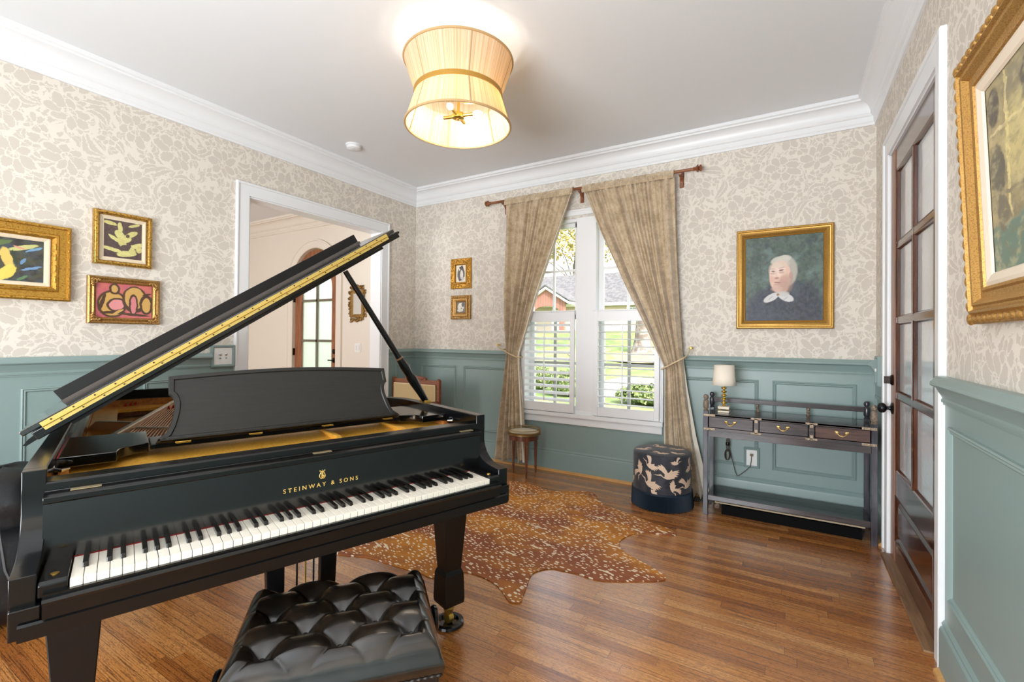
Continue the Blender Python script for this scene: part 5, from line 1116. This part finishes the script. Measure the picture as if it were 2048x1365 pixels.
for k in range(3): b.tube([(3.412+(.012+.004*k)*math.sin(2*PI*t_/12), -.042-.004*k, .410+.045*math.cos(2*PI*t_/12)-.03) for t_ in range(12)], .0026, 6, closed=True)
cbl = b.build('power_cord', cdm, la, smooth=60)
b = MB(lw_); b.box(3.573, 3.595, -.040, -.0225, .388, .406); b.build('plug', M('brown_plug', (120,104,78), .5), cbl, smooth=0, bevel=.002)
b = MB(lw_); b.lathe([(.014, .455), (.016, .46), (.016, .475), (.014, .48)], 12, (3.414, -.046, 0)); b.build('cord_tie', PBD, cbl, smooth=30)
# floor register and dark recess behind
vt = thing('floor_register', 'dark metal floor vent behind the curtain hem and the console leg', 'vent', (3.19, -.12, 0)); b = MB(); b.box(-.09, .12, -.055, .055, 0, .004); b.build('frame', BRONZE, vt, smooth=0)
b = MB()
for k in range(13): b.box(-.08+k*.015, -.072+k*.015, -.04, .04, .004, .0065)
b.build('grille', M('grey_grille', (150,148,140), .4, .05, metal=.6), vt, smooth=0)

# ================================================================== ARMCHAIR behind the piano
UPH = M('tan_woven_upholstery', (190,166,122), .9, .2, 120, bump=.5); UPW = M('cream_gimp_piping', (226,204,160), .8, .05); CHW = wood('carved_walnut_chair', (104,54,30), (150,86,52), .35, 'x')
ch = thing('armchair', 'carved wooden armchair with tan woven back, in the corner behind the piano', 'chair', (.372, -.42, 0))
HWc = .335
for s_ in (-1, 1):
    b = MB(); x = s_*(HWc-.018); b.box(x-.018, x+.018, .02, .06, 0, .856); b.sph((x, .04, .858), (.019, .021, .012), 10, 6); b.build('back_post', CHW, ch, smooth=0, bevel=.004)
    b = MB(); b.lathe([(.012, 0), (.020, .03), (.014, .06), (.022, .30), (.026, .40), (.022, .60)], 12, (s_*(HWc-.02), -.50, 0)); b.build('front_leg', CHW, ch, smooth=30)
    b = MB(); b.tube([(s_*(HWc-.02), .03, .62), (s_*(HWc-.01), -.20, .635), (s_*(HWc-.015), -.48, .61), (s_*(HWc-.02), -.53, .585)], [.018, .020, .022, .016], 10); b.build('arm', CHW, ch, smooth=60)
b = MB(); b.box(-HWc+.036, HWc-.036, .024, .056, .800, .850); b.prism([(-.15, .85), (.15, .85), (.145, .872), (.10, .884), (0, .890), (-.10, .884), (-.145, .872)], .022, .058, lambda x, y, h: (x, h, y))
for k in range(13): b.sph((-.12+k*.02, .020, .862+.006*math.sin(k*1.7)), (.011, .006, .010), 8, 6)
b.box(-HWc+.036, HWc-.036, .024, .056, .44, .48); b.build('crest_rail', CHW, ch, smooth=0, bevel=.003)
b = MB(); b.box(-HWc+.046, HWc-.046, .004, .05, .478, .802); b.build('backrest', UPH, ch, smooth=0, bevel=.012)
b = MB(); b.tf = lambda p: (p[0]-HWc+.04, .012-p[2], p[1]+.474); b.rect(2*HWc-.08, .332, [(0, 0), (0, .008), (.004, .012), (.010, .010), (.012, 0)]); b.tf = ident; b.build('backrest_piping', UPW, ch, smooth=0)
b = MB(); b.box(-HWc+.02, HWc-.02, -.52, .02, .38, .47); b.build('seat', UPH, ch, smooth=0, bevel=.03, seg=4) if False else b.build('seat', UPH, ch, smooth=0, bevel=.02)

# ================================================================== black soft bag at the left edge
bagm = M('black_nylon', (8,9,13), .5, .3, 30, bump=.3)
bag = thing('soft_bag', 'black soft bag slumped on the floor behind the bass end of the piano', 'bag', (.60, -3.52, 0), math.radians(-14))
b = MB()
def bagf(cx, cy, cz, rx, ry, rz, e, fold, seed):
    r = random.Random(seed); ph = [r.uniform(0, 6) for _ in range(4)]
    def f(u_, v_):
        th = PI*v_; a = 2*PI*u_; s_ = lambda t_: math.copysign(abs(t_)**e, t_)
        x, y, z = s_(math.sin(th)*math.cos(a)) if True else 0, s_(math.sin(th)*math.sin(a)), s_(math.cos(th))
        k = 1+fold*(math.sin(5*a+3*z+ph[0])+.6*math.sin(9*z+2*a+ph[1]))
        return (cx+rx*x*k, cy+ry*y*k, max(.002, cz+rz*z*(1+fold*math.sin(3*a+ph[2]))))
    return f
b.grid(60, 36, bagf(0, 0, .22, .36, .24, .225, .55, .02, 1)); b.build('main_body', bagm, bag, smooth=60)
b = MB(); b.grid(50, 30, bagf(-.02, .02, .50, .25, .17, .165, .7, .035, 2)); b.build('upper_pouch', bagm, bag, smooth=60)
b = MB(); b.tube([(.34, -.12, .10), (.38, -.16, .26), (.33, -.10, .44), (.22, -.02, .62)], .006, 6); b.tube([(.35, .10, .12), (.37, .05, .30), (.28, .02, .50)], .005, 6); b.build('strap', M('grey_strap', (70,70,72), .6), bag, smooth=50)

# ================================================================== OUTSIDE
def gm(name, c1, c2, sc_, rough=.9, bump=.3):
    t = NT(name); n = t.noise(t.pos(), sc_, 4, .6); t.set(col=t.mix(t.ss(n, .38, .62), s2l(c1), s2l(c2)), rough=rough); t.bump(t.noise(t.pos(), sc_*6, 3), bump, .05); return t.m
GZ = -.45
def gz(y): return GZ if y < 17 else GZ+(y-17)*.11 if y < 42 else GZ+25*.11
b = MB(); b.grid(40, 90, lambda u_, v_: (-60+u_*110, .4+v_*75, gz(.4+v_*75)-.0)); struct(b.build('ground_lawn', gm('spring_lawn', (100,124,66), (136,150,90), .9), smooth=60))
b = MB(); b.box(-2.6, 40, 9.4, 16.4, GZ+.0, GZ+.03); struct(b.build('ground_driveway', gm('pale_concrete', (176,170,164), (160,154,148), 2.0), smooth=0))
b = MB(); b.grid(20, 6, lambda u_, v_: (-8+u_*9+.5*math.sin(9*v_), 21+v_*5+.6*math.sin(u_*8), gz(21+v_*5)+.05+.02*math.sin(u_*20))); struct(b.build('ground_dirt', gm('tan_dirt', (170,148,116), (150,130,96), 1.5), smooth=60))  # bare patch around the lawn tree; tan is the dirt's own colour
FOL = gm('boxwood_foliage', (66,84,48), (132,146,86), 9, .7); 
def bush(nm, lab, c, r, seed, mat, n=900, group=None, cat='shrub'):
    rr = random.Random(seed); b = MB()
    for k in range(n):
        a, t_ = rr.uniform(0, 2*PI), math.acos(rr.uniform(-.5, 1)); q = rr.uniform(.72, 1.0)
        p = Vector((math.sin(t_)*math.cos(a)*r[0]*q, math.sin(t_)*math.sin(a)*r[1]*q, r[2]*(.45+.55*math.cos(t_)*q))); s_ = rr.uniform(.03, .075)*max(r)
        d1 = Vector((rr.uniform(-1,1), rr.uniform(-1,1), rr.uniform(-1,1))).normalized()*s_; d2 = Vector((rr.uniform(-1,1), rr.uniform(-1,1), rr.uniform(-1,1))).normalized()*s_
        i = [b.V(p-d1), b.V(p+d2), b.V(p+d1), b.V(p-d2)]; b.F(i)
    b.sph((0, 0, r[2]*.42), (r[0]*.78, r[1]*.78, r[2]*.45), 14, 10)
    o = b.build(nm, mat, smooth=0, recalc=False); o.location = c; return tag(o, lab, cat, group)
bush('boxwood_shrub', 'rounded boxwood shrub on the lawn seen low through the right shutter', (.75, 8.4, GZ), (1.0, .7, .55), 1, FOL, 1600, 'boxwood shrubs outside')
bush('boxwood_shrub', 'boxwood shrub seen low through the left half of the left shutter', (-3.5, 9.6, GZ), (.75, .65, .85), 2, FOL, 1500, 'boxwood shrubs outside')
bush('boxwood_shrub', 'boxwood shrub seen low through the right half of the left shutter', (-1.85, 8.9, GZ), (.75, .65, .80), 3, FOL, 1500, 'boxwood shrubs outside')
bark = gm('pale_bark', (150,142,134), (100,92,84), 3)
def tree(nm, lab, x, y, rad, h, cr, seed, fm, nleaf):
    t_ = thing(nm, lab, 'tree', (x, y, gz(y))); rr = random.Random(seed); b = MB()
    b.tube([(0, 0, -.2), (0, 0, .3), (.02, 0, 1.0), (.1, 0, 3), (0, .1, h)], [rad*1.7, rad*1.25, rad, rad*.9, rad*.6], 14)
    for k in range(9):
        a = rr.uniform(0, 6.28); z0 = h*rr.uniform(.6, 1); b.tube([(0, 0, z0), (math.cos(a)*cr*.4, math.sin(a)*cr*.4, z0+cr*.35), (math.cos(a)*cr*.8, math.sin(a)*cr*.8, z0+cr*.55)], [rad*.35, rad*.2, rad*.08], 6)
    b.build('trunk', bark, t_, smooth=50); b = MB()
    for k in range(nleaf):
        a, q, zz = rr.uniform(0, 6.28), rr.random()**.5, rr.uniform(-.45, 1); p = Vector((math.cos(a)*q*cr, math.sin(a)*q*cr, h+cr*.4+zz*cr*.6)); s_ = rr.uniform(.10, .26)
        d1 = Vector((rr.uniform(-1,1), rr.uniform(-1,1), rr.uniform(-1,1))).normalized()*s_; d2 = Vector((rr.uniform(-1,1), rr.uniform(-1,1), rr.uniform(-1,1))).normalized()*s_
        i = [b.V(p-d1), b.V(p+d2), b.V(p+d1), b.V(p-d2)]; b.F(i)
    b.build('crown', fm, t_, smooth=0, recalc=False)
LEAF = gm('spring_leaves', (150,140,76), (176,160,100), 2)
tree('lawn_tree', 'large pale-barked tree on the lawn seen through the right window', -4.0, 25, .50, 7.5, 5.0, 3, LEAF, 2600)
tree('street_tree', 'tree with yellow-green spring leaves above the neighbour house', -22.0, 56, .35, 9.5, 8.5, 4, LEAF, 6500)
tree('street_tree', 'yellow-green tree far left behind the neighbour house', -40, 58, .4, 12.0, 7.5, 5, LEAF, 3200)
# neighbour's brick house
BRK = NT('red_brick'); bt = BRK.n('ShaderNodeTexBrick'); BRK.l(BRK.pos(), bt.inputs[0]); bt.inputs[1].default_value = s2l((142,96,84)); bt.inputs[2].default_value = s2l((128,84,74)); bt.inputs[3].default_value = s2l((200,186,172)); bt.inputs['Scale'].default_value = 4
BRK.l(bt.outputs[0], BRK.b.inputs[0]); BRK.set(rough=.9); BRK = BRK.m; ROOF = gm('grey_shingle', (104,103,104), (84,84,86), 3)
hs = thing('neighbour_house', 'red brick house with grey roof and gabled porch across the lawn', 'house', (-9.5, 40, gz(40)))
b = MB(); b.box(-12, 7, 0, 9, -.3, 2.75); b.build('wall', BRK, hs, smooth=0)
b = MB(); b.prism([(-.7, 2.65), (4.5, 6.4), (9.7, 2.65), (9.7, 2.5), (-.7, 2.5)], -12.5, 7.6, lambda x, y, h: (h, x, y)); b.build('roof', ROOF, hs, smooth=0)
b = MB(); b.box(-12.6, 7.7, -.75, -.68, 2.45, 2.72); b.build('eave_fascia', SHP, hs, smooth=0)
b = MB(); b.prism([(-9.6, 0), (-9.0, 0), (-9.0, 1.9)]+[(-7.6-1.4*math.cos(PI*k/10), 1.9+.55*math.sin(PI*k/10)) for k in range(1, 10)]+[(-6.2, 1.9), (-6.2, 0), (-5.6, 0), (-5.6, 2.9), (-7.6, 4.1), (-9.6, 2.9)], -2.3, -2.0, lambda x, y, h: (x, h, y)); b.build('porch', BRK, hs, smooth=0)
b = MB(); b.prism([(-10.1, 2.6), (-7.6, 4.15), (-5.1, 2.6), (-5.1, 2.85), (-7.6, 4.4), (-10.1, 2.85)], -2.6, .6, lambda x, y, h: (x, h, y)); b.build('porch_roof', SHP, hs, smooth=0)
b = MB(); b.prism([(-10.2, 2.9), (-7.6, 4.45), (-5.0, 2.9), (-5.0, 3.0), (-7.6, 4.6), (-10.2, 3.0)], -2.7, 1.5, lambda x, y, h: (x, h, y)); b.build('porch_shingles', ROOF, hs, smooth=0)
b = MB(); b.box(-8.1, -7.0, -.05, 0, 0, 2.2); b.build('entrance_door', SHP, hs, smooth=0)
for x in (-10.8, -4.0, .5, 3.2, 5.4):
    b = MB(); b.box(x-.6, x+.6, -.08, 0, .8, 2.3); wn = b.build('window', SHP, hs, smooth=0)
    b = MB()
    for i in range(2):
        for j in range(3): b.box(x-.52+i*.54, x-.02+i*.54, -.10, -.08, .88+j*.46, 1.30+j*.46)
    b.build('pane', M('grey_house_pane', (150,158,164), .15) if x == -10.8 else bpy.data.materials['grey_house_pane'], wn, smooth=0)
